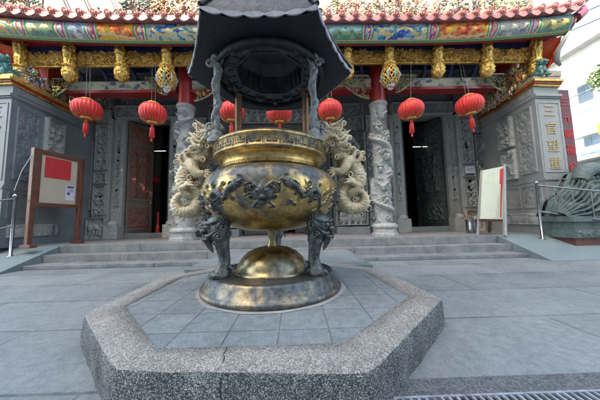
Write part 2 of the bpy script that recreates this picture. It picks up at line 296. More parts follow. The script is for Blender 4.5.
# ------------------------------------------------------------------ carved relief height maps
class RM:
    def __init__(s, w, h, res, wrap=False):
        s.nx = max(3, int(round(w / res)) + (0 if wrap else 1)); s.nz = max(3, int(round(h / res)) + 1); s.w, s.h = w, h; s.wrap = wrap
        s.X = np.linspace(0, w, s.nx, endpoint=not wrap); s.Z = np.linspace(0, h, s.nz); s.H = np.zeros((s.nz, s.nx)); s.res = res
    def dot(s, x, z, r, h, asp=1):
        for xo in ((0, -s.w, s.w) if s.wrap else (0,)):
            xx = x + xo
            i0 = np.searchsorted(s.X, xx - r * asp); i1 = np.searchsorted(s.X, xx + r * asp); k0 = np.searchsorted(s.Z, z - r); k1 = np.searchsorted(s.Z, z + r)
            if i1 <= i0 or k1 <= k0: continue
            d = ((s.X[i0:i1] - xx) / (r * asp))[None, :] ** 2 + ((s.Z[k0:k1] - z) / r)[:, None] ** 2
            v = h * np.sqrt(np.clip(1 - d, 0, 1)); s.H[k0:k1, i0:i1] = np.maximum(s.H[k0:k1, i0:i1], v)
    def stroke(s, pts, r0, r1, h0, h1, sc=0):
        pts = np.asarray(pts, float); seg = np.linalg.norm(np.diff(pts, axis=0), axis=1); L = seg.sum()
        if L < 1e-6: return
        n = max(2, int(L / (max(min(r0, r1), s.res * .5) * .5))); t = np.linspace(0, L, n); cum = np.r_[0, np.cumsum(seg)]
        xs = np.interp(t, cum, pts[:, 0]); zs = np.interp(t, cum, pts[:, 1])
        for i in range(n):
            k = t[i] / L; hh = h0 + (h1 - h0) * k
            if sc: hh *= 1 + .16 * math.sin(t[i] * sc)
            s.dot(xs[i], zs[i], r0 + (r1 - r0) * k, hh)
    def curl(s, x, z, R, a0, dr, r, h, turns=1.3):
        a = np.linspace(0, turns * 2 * PI, 22); rr = R * (1 - .85 * a / a[-1])
        s.stroke(np.stack([x + rr * np.cos(a0 + dr * a), z + rr * np.sin(a0 + dr * a)], 1), r, r * .6, h * .7, h)
        t0 = a0 - dr * .9
        s.stroke([(x + R * math.cos(a0), z + R * math.sin(a0)), (x + R * 1.5 * math.cos(t0), z + R * 1.5 * math.sin(t0)), (x + R * 2.1 * math.cos(t0 - dr * .25), z + R * 2.1 * math.sin(t0 - dr * .25))], r, r * .3, h * .7, h * .2)

def fill_scroll(rm, rng, h, dens=1.0, R=(.03, .075), m=.02):
    n = int(rm.w * rm.h / .006 * dens)
    for _ in range(n):
        x = rng.uniform(m, rm.w - m); z = rng.uniform(m, rm.h - m); RR = rng.uniform(*R)
        if rng.random() < .55: rm.curl(x, z, RR, rng.uniform(0, 6.28), rng.choice((-1, 1)), RR * .26, h * rng.uniform(.4, .9))
        else:
            a = rng.uniform(0, 6.28)
            for k in range(rng.randint(2, 5)):
                b_ = a + (k - 1.5) * .5; rm.stroke([(x, z), (x + RR * math.cos(b_), z + RR * math.sin(b_)), (x + RR * 1.5 * math.cos(b_ + .5), z + RR * 1.5 * math.sin(b_ + .5))], RR * .22, RR * .1, h * rng.uniform(.4, .8), h * .3)
def figure(rm, rng, x, z, s, h):
    rm.dot(x, z + s * .86, s * .11, h); rm.dot(x, z + s * .96, s * .06, h * .7)
    rm.stroke([(x, z + s * .7), (x + rng.uniform(-.1, .1) * s, z + s * .4), (x + rng.uniform(-.12, .12) * s, z + s * .08)], s * .14, s * .2, h * .9, h * .8, sc=90 / s * .2)
    for d in (-1, 1):
        rm.stroke([(x, z + s * .66), (x + d * s * .22, z + s * rng.uniform(.4, .6)), (x + d * s * rng.uniform(.1, .34), z + s * rng.uniform(.35, .75))], s * .07, s * .05, h * .8, h)
        rm.stroke([(x, z + s * .3), (x + d * s * .12, z + s * .15), (x + d * s * .18, z)], s * .08, s * .06, h * .7, h * .6)
def dragon_rel(rm, rng, path, r, h, sc=110):
    path = np.asarray(path, float)
    t = np.linspace(0, 1, len(path)); tt = np.linspace(0, 1, 60); p = np.stack([np.interp(tt, t, path[:, i]) for i in (0, 1)], 1)
    for _ in range(3): p[1:-1] = (p[:-2] + p[1:-1] * 2 + p[2:]) / 4
    rm.stroke(p, r, r * .35, h, h * .6, sc)
    for i in range(2, 58, 2):  # spines
        T = p[i + 1] - p[i - 1]; T /= np.linalg.norm(T) + 1e-9; N = np.array((-T[1], T[0])); k = 1 - i / 80
        rm.stroke([p[i] + N * r * .8 * k, p[i] + N * r * 1.6 * k - T * r * .3], r * .22, r * .1, h * .75, h * .4)
    hx, hz = p[0]; d = p[0] - p[4]; d /= np.linalg.norm(d); nrm = np.array((-d[1], d[0]))
    rm.dot(hx, hz, r * 1.5, h * 1.15); rm.stroke([p[0], p[0] + d * r * 2.2], r * .9, r * .6, h * 1.1, h)
    for q in (-1, 1):
        rm.stroke([p[0] + nrm * q * r * .6, p[0] + nrm * q * r * 1.4 - d * r * 1.3, p[0] + nrm * q * r * 1.2 - d * r * 2.6], r * .3, r * .12, h, h * .5)
        rm.stroke([p[0] + d * r * 1.8 + nrm * q * r * .4, p[0] + d * r * 2.4 + nrm * q * r * 1.6, p[0] + d * r * 1.2 + nrm * q * r * 2.4], r * .14, r * .08, h, h * .5)
        rm.dot(*(p[0] + d * r * .4 + nrm * q * r * .6), r * .35, h * 1.35)
    for i in (12, 20, 34, 42):
        q = rng.choice((-1, 1)); T = p[i + 1] - p[i]; T /= np.linalg.norm(T) + 1e-9; N = np.array((-T[1], T[0])) * q
        e = p[i] + N * r * 2.3; rm.stroke([p[i], p[i] + N * r * 1.4 + T * r * .8, e], r * .6, r * .32, h * .9, h * .8)
        for a in (-.8, -.1, .6): rm.stroke([e, e + (N * math.cos(a) + T * math.sin(a)) * r * 1.1], r * .22, r * .1, h * .8, h * .5)
def relief(w, h, seed, style, depth=.05, res=.015, frame=.03):
    depth *= 1.75; rng = random.Random(seed); rm = RM(w, h, res)
    if style == 'scroll': fill_scroll(rm, rng, depth, 1.1)
    elif style == 'bold': fill_scroll(rm, rng, depth, .55, (.06, .12)); fill_scroll(rm, rng, depth * .6, .5, (.03, .05))
    elif style == 'fine': fill_scroll(rm, rng, depth, 2.0, (.02, .05))
    elif style == 'figures':
        fill_scroll(rm, rng, depth * .55, .9); s = min(w * .62, .42); z = .05
        while z + s < h:
            nn = max(1, int(w / (s * .72)))
            for k in range(nn): figure(rm, rng, (k + .5) * w / nn + rng.uniform(-.03, .03), z, s * rng.uniform(.85, 1.05), depth)
            z += s * 1.12
    elif style == 'dragon':
        fill_scroll(rm, rng, depth * .55, .9); m_ = w * .28
        path = [(w * .5 + m_ * math.sin(k * 1.15 + seed), h * (.9 - .84 * k / 9)) for k in range(10)]; dragon_rel(rm, rng, path, min(.075, w * .13), depth)
    elif style == 'beast':
        fill_scroll(rm, rng, depth * .5, .8)
        for k in range(max(1, int(h / (w * 1.1)))):
            cz = h * (k + .5) / max(1, int(h / (w * 1.1))); rm.stroke([(w * .25, cz), (w * .5, cz + .05), (w * .75, cz - .02)], w * .17, w * .14, depth, depth * .9, 60)
            rm.dot(w * .24, cz + w * .14, w * .15, depth * 1.2); rm.curl(w * .8, cz + w * .12, w * .12, 0, 1, w * .05, depth)
            for q in (.25, .42, .62, .78): rm.stroke([(w * q, cz - .05), (w * (q - .05), cz - w * .3)], w * .06, w * .05, depth * .8, depth * .8)
    if frame:
        X, Z = np.meshgrid(rm.X, rm.Z); e = np.minimum(np.minimum(X, w - X), np.minimum(Z, h - Z)); rm.H = np.where(e < frame, depth * .9, rm.H); rm.H[[0, -1], :] = 0; rm.H[:, [0, -1]] = 0
    return rm
def relief_panel(mb, org, ux, w, h, seed, style, depth=.05, res=.018, frame=.03, mi=0, uz=(0, 0, 1), sidedir=None, col=None):
    rm = relief(w, h, seed, style, depth, res, frame); ux = np.array(ux, float); ux /= np.linalg.norm(ux); uz = np.array(uz, float); nn = np.cross(ux, uz)
    P = np.array(org, float) + rm.X[None, :, None] * ux + rm.Z[:, None, None] * uz + rm.H[..., None] * nn
    mb.grid(P, mi, False, False, False, col)
    return mb
UX = (1, 0, 0)  # ux=+X, uz=+Z -> normal -Y (towards the camera)

# ================================================================== SETTING
PZ = .39
g = MB(); g.box(-300, 300, -300, 300, -.5, 0); build(g, 'ground', 'ground', kind='structure')
PZ = .39
w_ = MB(); w_.box(-1.3, 1.3, .9, 2.61, .004, .208); build(w_, 'path', 'ground', kind='structure', bevel=.01)
# ------------------------------------------------------------------ plinth
pl = thing('octagonal_plinth', 'low octagonal pebble-dash plinth paved with grey tiles under the incense burner', 'plinth', (0, -.35, 0))
s_ = 1.1; ap = s_ * (1 + 2 ** .5) / 2; RO = ap / math.cos(PI / 8) * .985
yc = -.005
def octo(R): return [(R * math.cos(PI / 8 + k * PI / 4), yc + R * math.sin(PI / 8 + k * PI / 4)) for k in range(8)]
a_ = MB(); RI = RO - .25; PT = .21; rng = random.Random(9)
outer = [(1.29, .63), (.57, 1.33), (-.56, 1.33), (-1.35, .47), (-1.30, -.61), (-.565, -1.275), (.54, -1.355), (1.38, -.51)]; inner = [(1.06, .52), (.46, 1.08), (-.47, 1.08), (-1.10, .42), (-1.09, -.48), (-.47, -1.11), (.48, -1.11), (1.15, -.43)]
N = 26
ring = []
def edgept(Pl, k, t): a, b = Pl[k], Pl[(k + 1) % 8]; return np.array((a[0] + (b[0] - a[0]) * t, a[1] + (b[1] - a[1]) * t))
rowsP = []
for k in range(8):
    for i in range(N):
        t = i / N; o_ = edgept(outer, k, t); n_ = edgept(inner, k, t); u = n_ - o_; u /= np.linalg.norm(u)
        corner = math.exp(-(min(t, 1 - t) * N / 1.5) ** 2)
        def J(q, a): return a * noise.noise(Vector((o_[0] * 9, o_[1] * 9, q)))
        # worn, rounded arris
        w = .014 + .008 * corner + J(3, .010)
        drop = .022 + J(5, .02)
        rowsP.append([(*(o_ + u * J(1, .006)), .0), (*(o_ + u * (corner * .003 + J(1, .006))), .10), (*(o_ + u * (.003 + corner * .006 + J(2, .008))), PT - drop * .8 - .006), (*(o_ + u * (w * .55 + corner * .006)), PT - drop * .3), (*(o_ + u * (w * 1.3 + corner * .006)), PT + J(6, .003)), (*(o_ + u * .12), PT + J(7, .004)), (*n_, PT), (*n_, PT - .03)])
P = np.array(rowsP).transpose(1, 0, 2)
side = MB(); side.grid(P[:4], 0, True, True); build(side, 'pebble_side', 'terrd', pl)
top = MB(); top.grid(P[3:], 0, True, True); cp = build(top, 'pebble_coping', 'terr', pl)
t_ = MB(); t_.prism([(x * .999, y * .999) for x, y in inner], .02, PT - .006); build(t_, 'tile_paving', 'paving', pl)
# cement skirt round the burner foot
sk = MB(); th = np.linspace(0, 2 * PI, 96, endpoint=False); rr = .70 + np.array([.028 * noise.noise(Vector((math.cos(a) * 3, math.sin(a) * 3, 0))) for a in th]); V = [(r * math.cos(a), r * math.sin(a) + .0, PT - .003) for r, a in zip(rr, th)]
sk.add(V, [tuple(range(96))]); build(sk, 'cement_ring', 'concrete', pl)

q = MB(); rng = random.Random(33); yF = -1.300
pts = [(-.121, yF + .188, PT + .0005), (-.118, yF + .175, PT + .0015), (-.112, yF + .16, PT + .002), (-.114, yF + .12, PT + .002), (-.100, yF + .085, PT + .0015), (-.098, yF + .055, PT - .001), (-.088, yF + .025, PT - .008), (-.086, yF - .003, PT - .03), (-.09, yF - .008, .14), (-.082, yF - .008, .09), (-.09, yF - .008, .04), (-.086, yF - .008, 0)]
q.tube(pts, [.0015, .002, .0025, .0018, .003, .0025, .003, .004, .003, .0025, .002, .002], 5); build(q, 'crack', 'pit', pl)
# ------------------------------------------------------------------ drain
dr = thing('drain_grate', 'galvanised steel drain grating let into a rough stone curb at the corner of the plinth', 'drain', (2.2, -1.3, 0))
d_ = MB(); d_.box(.60, 6, -1.205, -1.085, .001, .008); build(d_, 'curb', 'curb', dr)
d_ = MB(); d_.box(.55, 6, -1.6, -1.205, .0005, .002); build(d_, 'pit', 'pit', dr)
d_ = MB(); d_.box(.55, 6, -1.222, -1.210, .003, .016); d_.box(.55, 6, -1.56, -1.545, .003, .016)
x = .57
while x < 5.9: d_.box(x, x + .012, -1.545, -1.222, .003, .014); x += .036
for yy in (-1.33, -1.44): d_.box(.55, 6, yy, yy + .006, .004, .012)
build(d_, 'grating', 'grate', dr)

# ================================================================== INCENSE BURNER
ib = thing('incense_burner', 'large patinated brass incense burner with two dragon handles under a hexagonal dark canopy', 'incense burner', (0, 0, PT))
b_ = MB(); b_.lathe([(.655, PT - .004), (.668, PT + .012), (.668, PT + .035), (.65, PT + .045), (.635, PT + .06), (.60, PT + .135), (.59, PT + .15), (.565, PT + .155), (.55, PT + .148), (.3, PT + .146)], seg=128); build(b_, 'base_disc', 'brass_disc', ib)
b_ = MB(); b_.lathe([(.365, PT + .14), (.37, PT + .155), (.35, PT + .165), (.335, PT + .21), (.30, PT + .275), (.24, PT + .33), (.16, PT + .365), (.08, PT + .38), (0.0001, PT + .385)], seg=96); build(b_, 'dome', 'brass_dome', ib)

def smooth_prof(pr, n):
    pr = np.array(pr, float); t = np.r_[0, np.cumsum(np.linalg.norm(np.diff(pr, axis=0), axis=1))]; tt = np.linspace(0, t[-1], n)
    # catmull-rom
    out = []
    for q in tt:
        i = min(len(pr) - 2, max(0, np.searchsorted(t, q) - 1)); u = (q - t[i]) / (t[i + 1] - t[i] + 1e-9)
        p0, p1, p2, p3 = pr[max(0, i - 1)], pr[i], pr[i + 1], pr[min(len(pr) - 1, i + 2)]
        out.append(.5 * ((2 * p1) + (-p0 + p2) * u + (2 * p0 - 5 * p1 + 4 * p2 - p3) * u * u + (-p0 + 3 * p1 - 3 * p2 + p3) * u ** 3))
    return np.array(out)
# bowl with raised dragons
prof = smooth_prof([(.02, .74), (.2, .75), (.36, .785), (.50, .86), (.60, .96), (.65, 1.07), (.658, 1.14), (.645, 1.20), (.605, 1.265), (.545, 1.305), (.50, 1.325)], 150)
tcum = np.r_[0, np.cumsum(np.linalg.norm(np.diff(prof, axis=0), axis=1))]; LEN = tcum[-1]
SEG = 1000; circ = 2 * PI * .62
rm = RM(circ, LEN, circ / SEG, wrap=True); rng = random.Random(21)
U = lambda deg: (deg % 360) / 360 * circ
zc = LEN * .66
def bowl_dragon(cdeg, d, k=1.35):
    cx = U(cdeg); r = .025; path = [(cx + d * .15 * k, zc + .075 * k), (cx + d * .10 * k, zc + .05 * k), (cx + d * .06 * k, zc - .005 * k), (cx - d * .0, zc + .045 * k), (cx - d * .05 * k, zc + .02 * k), (cx - d * .08 * k, zc - .055 * k), (cx - d * .14 * k, zc - .04 * k), (cx - d * .16 * k, zc + .03 * k)]
    dragon_rel(rm, rng, path, r, .030, 300)
    for _ in range(16):
        a = rng.uniform(-.2, .2); c_ = rng.uniform(-.09, .11); rm.curl(cx + a, zc + c_, rng.uniform(.014, .026), rng.uniform(0, 6), rng.choice((-1, 1)), .007, .014)
bowl_dragon(234, 1); bowl_dragon(306, -1); bowl_dragon(165, -1); bowl_dragon(15, 1); bowl_dragon(90, 1)
def face_mask(cdeg, k=1.25):
    cx = U(cdeg)
    rm.dot(cx, zc + .02, .055 * k, .032, 1.15)
    for q in (-1, 1):
        rm.dot(cx + q * .024 * k, zc + .038 * k, .014 * k, .044); rm.curl(cx + q * .05 * k, zc + .055 * k, .024 * k, 1, q, .009, .028); rm.curl(cx + q * .065 * k, zc + .0, .026 * k, 2, q, .009, .028); rm.curl(cx + q * .085 * k, zc + .04 * k, .02 * k, 4, q, .008, .02)
        rm.stroke([(cx + q * .02, zc + .06), (cx + q * .06 * k, zc + .085 * k), (cx + q * .1 * k, zc + .07 * k)], .012, .005, .03, .015)
        rm.stroke([(cx + q * .03, zc - .03), (cx + q * .07 * k, zc - .07 * k), (cx + q * .03, zc - .1)], .014, .006, .02, .01)
    rm.dot(cx, zc + .0, .020 * k, .050); rm.stroke([(cx - .04, zc - .035), (cx, zc - .05), (cx + .04, zc - .035)], .014, .014, .040, .040)
    rm.stroke([(cx, zc + .05), (cx, zc + .11)], .016, .005, .034, .015)
face_mask(270); face_mask(196); face_mask(344)
Pb = np.zeros((rm.nz, rm.nx, 3)); th = np.arange(rm.nx) / rm.nx * 2 * PI; zi = np.interp(rm.Z, tcum, prof[:, 1]); ri = np.interp(rm.Z, tcum, prof[:, 0])
dz = np.gradient(zi); drr = np.gradient(ri); nl = np.sqrt(dz ** 2 + drr ** 2) + 1e-9; nr, nz_ = dz / nl, -drr / nl
Hh = rm.H; R_ = ri[:, None] + Hh * nr[:, None]
Pb[..., 0] = R_ * np.cos(th); Pb[..., 1] = R_ * np.sin(th); Pb[..., 2] = zi[:, None] + Hh * nz_[:, None]
fr = (rm.Z / LEN)[:, None]
band = np.clip((fr - .74) / .08, 0, 1) * .24 + .04 * np.clip((fr - .3) / .3, 0, 1)
drips = np.array([noise.noise(Vector((math.cos(a) * 5, math.sin(a) * 5, 1.5))) for a in th])[None, :] * .55 * np.exp(-((fr - .66) / .18) ** 2)
frontc = np.exp(-((np.degrees(th)[None, :] - 263) / 13) ** 2) * np.clip(1 - np.abs(fr - .58) / .3, 0, 1) * .16
pat = np.clip((Hh - .003) / .005, 0, 1) * .5 + band + np.clip(drips, -.15, .3) + frontc - .08 * (fr < .35)
bm_ = MB(); bm_.grid(Pb, 0, True, True, False, None, pat); build(bm_, 'bowl', 'brass', ib)
# neck
b_ = MB(); pr = smooth_prof([(.52, 1.322), (.502, 1.330), (.492, 1.342), (.488, 1.37), (.498, 1.405), (.525, 1.43), (.55, 1.442)], 30); b_.lathe([tuple(q) for q in pr], seg=128); nk = build(b_, 'neck', 'brass', ib)
def fret(mb, r, z0, h, n, t=.004, wv=.0045, mi=0):
    """key-fret band of square spirals raised on a cylinder"""
    du = 2 * PI / n
    pts = [(0, 0), (0, 1), (.82, 1), (.82, .18), (.28, .18), (.28, .66), (.55, .66), (.55, .42)]
    for k in range(n):
        sgn = 1 if k % 2 else -1
        for (a, b0), (c, d0) in zip(pts[:-1], pts[1:]):
            u0, u1 = sorted((a, c)); v0, v1 = sorted((b0, d0)); base = k * du + .05 * du
            uu = lambda q: base + (q if sgn > 0 else .82 - q) * du * 1.0
            a0, a1 = sorted((uu(u0), uu(u1))); a0 -= wv / r * .5; a1 += wv / r * .5
            zz0 = z0 + v0 * h - wv * .5; zz1 = z0 + v1 * h + wv * .5
            q = [(rr * math.cos(a_), rr * math.sin(a_), z_) for rr in (r - .004, r + t) for z_ in (zz0, zz1) for a_ in (a0, a1)]
            mb.add(q, [(4, 5, 7, 6), (0, 4, 6, 2), (1, 3, 7, 5), (2, 6, 7, 3), (0, 1, 5, 4)], mi)
f_ = MB(); fret(f_, .491, 1.338, .026, 64, .006, .004); build(f_, 'neck_fret', 'brass', ib)
pr = [(.535, 1.432), (.560, 1.440), (.568, 1.448), (.568, 1.458), (.560, 1.463), (.560, 1.545), (.570, 1.55), (.570, 1.568), (.556, 1.58), (.53, 1.60), (.48, 1.615), (.455, 1.615), (.445, 1.60), (.44, 1.45), (.3, 1.44), (.001, 1.44)]
b_ = MB(); b_.lathe(pr, seg=160); b_.pat = [np.full(len(x), .16) for x in b_.v]; build(b_, 'rim', 'brass', ib)
f_ = MB(); fret(f_, .560, 1.474, .060, 52, .005, .0075); f_.pat = [np.full(len(x), .24) for x in f_.v]; build(f_, 'rim_fret', 'brass', ib)
# legs: beast mask, narrow ankle, paw
def leg(ang, name='leg'):
    L = MB(); n = 60; sg = 40
    # local frame: +x outward
    t = np.linspace(0, 1, n)
    zz = np.interp(t, [0, .06, .14, .3, .5, .64, .78, .9, 1], [.355, .37, .41, .50, .62, .70, .79, .875, .92])
    xo = np.interp(t, [0, .06, .14, .3, .5, .64, .78, .9, 1], [.51, .505, .495, .47, .49, .52, .535, .52, .48])
    ra = np.interp(t, [0, .06, .14, .3, .5, .64, .78, .9, 1], [.058, .068, .066, .050, .058, .085, .105, .095, .05])
    rb = np.interp(t, [0, .06, .14, .3, .5, .64, .78, .9, 1], [.062, .072, .064, .048, .060, .098, .118, .105, .06])
    for _ in range(3):
        for A in (zz, xo, ra, rb): A[1:-1] = (A[:-2] + 2 * A[1:-1] + A[2:]) / 4
    P = np.zeros((n, sg, 3)); th = np.arange(sg) / sg * 2 * PI
    for i in range(n):
        bulge = np.array([(.012 * noise.noise(Vector((math.cos(a) * 2.4, math.sin(a) * 2.4, t[i] * 9))) * (t[i] > .55)) for a in th])
        P[i, :, 0] = xo[i] + (ra[i] + bulge) * np.cos(th); P[i, :, 1] = (rb[i] + bulge) * np.sin(th); P[i, :, 2] = zz[i]
    L.grid(P, 0, True, True); L.add(P[0], [tuple(range(sg))[::-1]]); L.add(P[-1], [tuple(range(sg))])
    # paw with toes and claws
    for k, dy in enumerate((-.045, -.016, .016, .045)):
        L.ell((.565 - abs(dy) * .35, dy, .385), (.03, .018, .028), 10, 7); L.tube([(.585 - abs(dy) * .35, dy, .39), (.60 - abs(dy) * .35, dy, .378), (.605 - abs(dy) * .35, dy, .36)], [.010, .008, .002], 6)
    # ankle collar curl
    for q in (-1, 1):
        L.tube([(.45, q * .04, .46), (.42, q * .05, .43), (.41, q * .045, .39), (.43, q * .04, .37)], [.02, .022, .018, .008], 8)
        # eyes, brows, cheeks, mane curls of the mask
        L.ell((.625, q * .042, .80), (.024, .024, .022), 10, 8)
        L.ell((.643, q * .044, .80), (.010, .010, .010), 8, 6)
        L.tube([(.63, q * .012, .822), (.64, q * .045, .838), (.61, q * .085, .83), (.57, q * .105, .85)], [.012, .015, .013, .005], 8)
        L.tube([(.635, q * .02, .735), (.635, q * .06, .72), (.60, q * .09, .745), (.57, q * .10, .77)], [.016, .018, .015, .008], 8)
        for (cx, cy, cz, R) in ((.56, .115, .72, .034), (.53, .118, .80, .038), (.50, .108, .87, .032), (.57, .095, .655, .026), (.47, .10, .74, .032)):
            a = np.linspace(0, 2.6 * PI, 26); rr = R * (1 - .8 * a / a[-1]); L.tube(np.stack([cx + rr * np.cos(a), np.full(26, q * cy) + q * .012 * a / a[-1], cz + rr * np.sin(a)], 1), R * .27, 7)
    L.ell((.655, 0, .765), (.028, .034, .024), 12, 8); L.tube([(.62, -.06, .705), (.655, -.02, .698), (.655, .02, .698), (.62, .06, .705)], .014, 8)
    for q in (-1, 1): L.tube([(.645, q * .03, .70), (.65, q * .03, .68), (.645, q * .028, .665)], [.008, .006, .001], 6)
    L.tube([(.62, 0, .69), (.605, 0, .65), (.585, 0, .61), (.57, 0, .58)], [.03, .026, .018, .006], 8)
    ca, sa = math.cos(ang), math.sin(ang); Rz = np.array([[ca, -sa, 0], [sa, ca, 0], [0, 0, 1]]); L.v = [v @ Rz.T for v in L.v]
    o = build(L, name, 'bronze', ib); return o
for a in (213, 327, 90): leg(math.radians(a))

q = MB(); q.lathe([(.045, PT + .375), (.05, PT + .39), (.036, PT + .42), (.034, PT + .46), (.05, PT + .53), (.062, PT + .56)], seg=32); build(q, 'centre_stem', 'brass_dome', ib)
# dragon handles
def dragon_handle(q):
    D = MB(); rng = random.Random(5)
    pts = np.array([(-.565, 1.735), (-.60, 1.70), (-.665, 1.64), (-.70, 1.56), (-.755, 1.48), (-.83, 1.41), (-.875, 1.32), (-.875, 1.23), (-.81, 1.16), (-.745, 1.12), (-.715, 1.06), (-.745, .985), (-.82, .95), (-.90, .965), (-.935, 1.03), (-.91, 1.10), (-.85, 1.13)])
    cs = smooth_prof(pts, 120); P3 = np.stack([cs[:, 0], -.03 + .05 * np.sin(np.linspace(0, 5, 120)), cs[:, 1]], 1)
    t = np.linspace(0, 1, 120); rad = np.interp(t, [0, .1, .25, .42, .55, .68, .85, 1], [.060, .068, .082, .096, .088, .072, .052, .018])
    # scaled body: sweep with bumps
    n, sg = 220, 20; tt = np.linspace(0, 1, n); Q = np.stack([np.interp(tt, t, P3[:, i]) for i in range(3)], 1); rr = np.interp(tt, t, rad)
    T = np.gradient(Q, axis=0); T /= np.linalg.norm(T, axis=1)[:, None]; G = np.zeros((n, sg, 3)); th = np.arange(sg) / sg * 2 * PI
    Yv = np.array([0, 1., 0])
    for i in range(n):
        Nn = np.cross(Yv, T[i]); Nn /= np.linalg.norm(Nn); B = np.cross(T[i], Nn)
        bumpy = 1 + .13 * np.abs(np.sin(th * 5 + (i // 5 % 2) * PI / 2)) * abs(math.sin(i * PI / 5))
        G[i] = Q[i] + rr[i] * bumpy[:, None] * (np.cos(th)[:, None] * Nn * 1.0 + np.sin(th)[:, None] * B * .85)
    D.grid(G, 0, True, True)
    for i in range(14, 212, 5):   # dorsal fins on the outer side
        Nn = np.cross(Yv, T[i]); Nn /= np.linalg.norm(Nn)
        c0 = Q[i] + Nn * rr[i] * .85 * (-1); tip = Q[i] - Nn * (rr[i] * 1.42 + .014) + T[i] * .012
        D.add([c0 + T[i] * .014, c0 - T[i] * .014, c0 + Yv * .010, c0 - Yv * .010, tip], [(0, 2, 4), (2, 1, 4), (1, 3, 4), (3, 0, 4)], 0, False)
    # head (faces the burner and down): skull, snout, jaw
    H = np.array([-.575, -.05, 1.70])
    D.ell((-.60, -.04, 1.715), (.085, .075, .068), 16, 10); D.tube([(-.60, -.04, 1.71), (-.555, -.045, 1.685), (-.515, -.05, 1.655), (-.495, -.05, 1.63)], [.066, .06, .052, .038], 12)
    D.tube([(-.61, -.04, 1.665), (-.58, -.045, 1.63), (-.555, -.05, 1.60), (-.545, -.05, 1.585)], [.035, .030, .025, .014], 10)
    D.ell((-.497, -.052, 1.66), (.028, .036, .02), 10, 7)
    for s in (-1, 1):
        D.ell((-.575, -.045 + s * .048, 1.735), (.02, .014, .018), 10, 7)
        D.tube([(-.55, -.045 + s * .03, 1.745), (-.585, -.045 + s * .055, 1.765), (-.63, -.045 + s * .06, 1.76)], [.010, .014, .006], 8)
        D.tube([(-.60, -.045 + s * .03, 1.76), (-.64, -.045 + s * .045, 1.80), (-.70, -.05 + s * .05, 1.83), (-.75, -.05 + s * .05, 1.87)], [.016, .014, .010, .003], 8)
        D.tube([(-.50, -.05 + s * .03, 1.655), (-.47, -.05 + s * .05, 1.70), (-.50, -.05 + s * .06, 1.75), (-.54, -.05 + s * .06, 1.79)], [.008, .007, .005, .002], 6)
        D.tube([(-.62, -.045 + s * .05, 1.69), (-.66, -.045 + s * .07, 1.67), (-.69, -.045 + s * .07, 1.63)], [.02, .018, .006], 8)
    for k in range(4): D.tube([(-.51 - k * .02, -.085, 1.625 + k * .004), (-.513 - k * .02, -.087, 1.60)], [.006, .001], 5)
    # mane: wavy locks streaming outwards
    for k in range(17):
        a = math.radians(95 + k * 8.5); L_ = rng.uniform(.12, .19); y0 = -.05 + rng.uniform(-.045, .045); st = np.array([-.635, y0, 1.72])
        d = np.array([math.cos(a) if math.cos(a) < 0 else -.1, 0, math.sin(a) * .75]); pr_ = np.array([-d[2], 0, d[0]])
        pp = [st + d * L_ * u + pr_ * .036 * math.sin(u * 6.5 + k) + np.array([0, -.01 * math.sin(u * 3), 0]) for u in np.linspace(0, 1, 9)]
        D.tube(pp, np.linspace(.034, .010, 9), 7, flat=.6)
    for k, (x0, z0, a) in enumerate(((-.66, 1.66, 175), (-.67, 1.62, 195), (-.70, 1.57, 185), (-.73, 1.52, 170), (-.69, 1.60, 150), (-.64, 1.73, 140), (-.79, 1.47, 150), (-.86, 1.42, 130))):   # neck locks ending in curls
        a = math.radians(a); d = np.array([math.cos(a), 0, math.sin(a)]); p_ = np.array([-d[2], 0, d[0]]); L_ = .10 + .02 * (k % 3); y0 = -.09 + .02 * (k % 4)
        pp = [np.array([x0, y0, z0]) + d * L_ * u + p_ * .02 * math.sin(u * 4) for u in np.linspace(0, 1, 6)]; e = pp[-1]
        aa = np.linspace(0, 5, 10); pp += [e + d * (.024 * math.sin(t_)) + p_ * (.024 * (1 - math.cos(t_))) * (1 - t_ / 9) for t_ in aa[1:]]
        D.tube(pp, np.linspace(.026, .008, len(pp)), 7)
    # crest curling over the head
    for y0 in (-.07, -.03):
        D.tube([(-.60, y0, 1.765), (-.57, y0, 1.82), (-.52, y0, 1.84), (-.49, y0, 1.81), (-.505, y0, 1.785)], [.022, .022, .018, .013, .005], 8)
    # fore leg and hind leg reaching to the bowl
    def limb(pp, r0, r1, claw):
        D.tube(pp, np.linspace(r0, r1, len(pp)), 9); e = np.array(pp[-1])
        for k in range(4):
            a = math.radians(claw - 55 + k * 36); d = np.array([math.cos(a), -.35 + .2 * k, math.sin(a)])
            D.tube([e, e + d * .04, e + d * .07 + np.array([.012, 0, -.012])], [.022, .017, .004], 7)
    limb([(-.80, -.08, 1.44), (-.74, -.12, 1.36), (-.70, -.13, 1.31), (-.64, -.12, 1.315)], .058, .034, 0)
    limb([(-.76, -.05, 1.10), (-.83, -.10, 1.12), (-.86, -.12, 1.17), (-.80, -.12, 1.20)], .048, .030, 60)
    # flame curls along the inner side and lugs joining the bowl
    for (x, z, R, s) in ((-.79, 1.28, .04, 1), (-.835, 1.03, .032, -1), (-.67, 1.46, .035, -1), (-.93, 1.44, .03, 1), (-.72, 1.22, .03, 1), (-.62, 1.60, .035, 1)):
        a = np.linspace(0, 2.5 * PI, 24); r2 = R * (1 - .8 * a / a[-1]); D.tube(np.stack([x + r2 * np.cos(a) * s, np.full(24, -.085) - .01 * a / 6, z + r2 * np.sin(a)], 1), R * .24, 7)
    D.tube([(-.73, -.02, 1.09), (-.66, 0, 1.08), (-.60, 0, 1.06)], [.035, .03, .035], 10); D.tube([(-.60, -.02, 1.67), (-.575, 0, 1.60), (-.55, 0, 1.55)], [.045, .04, .04], 10)
    if q > 0:
        for v in D.v: v[:, 0] *= -1
    build(D, 'dragon_handle', 'handle', ib)
dragon_handle(-1); dragon_handle(1)
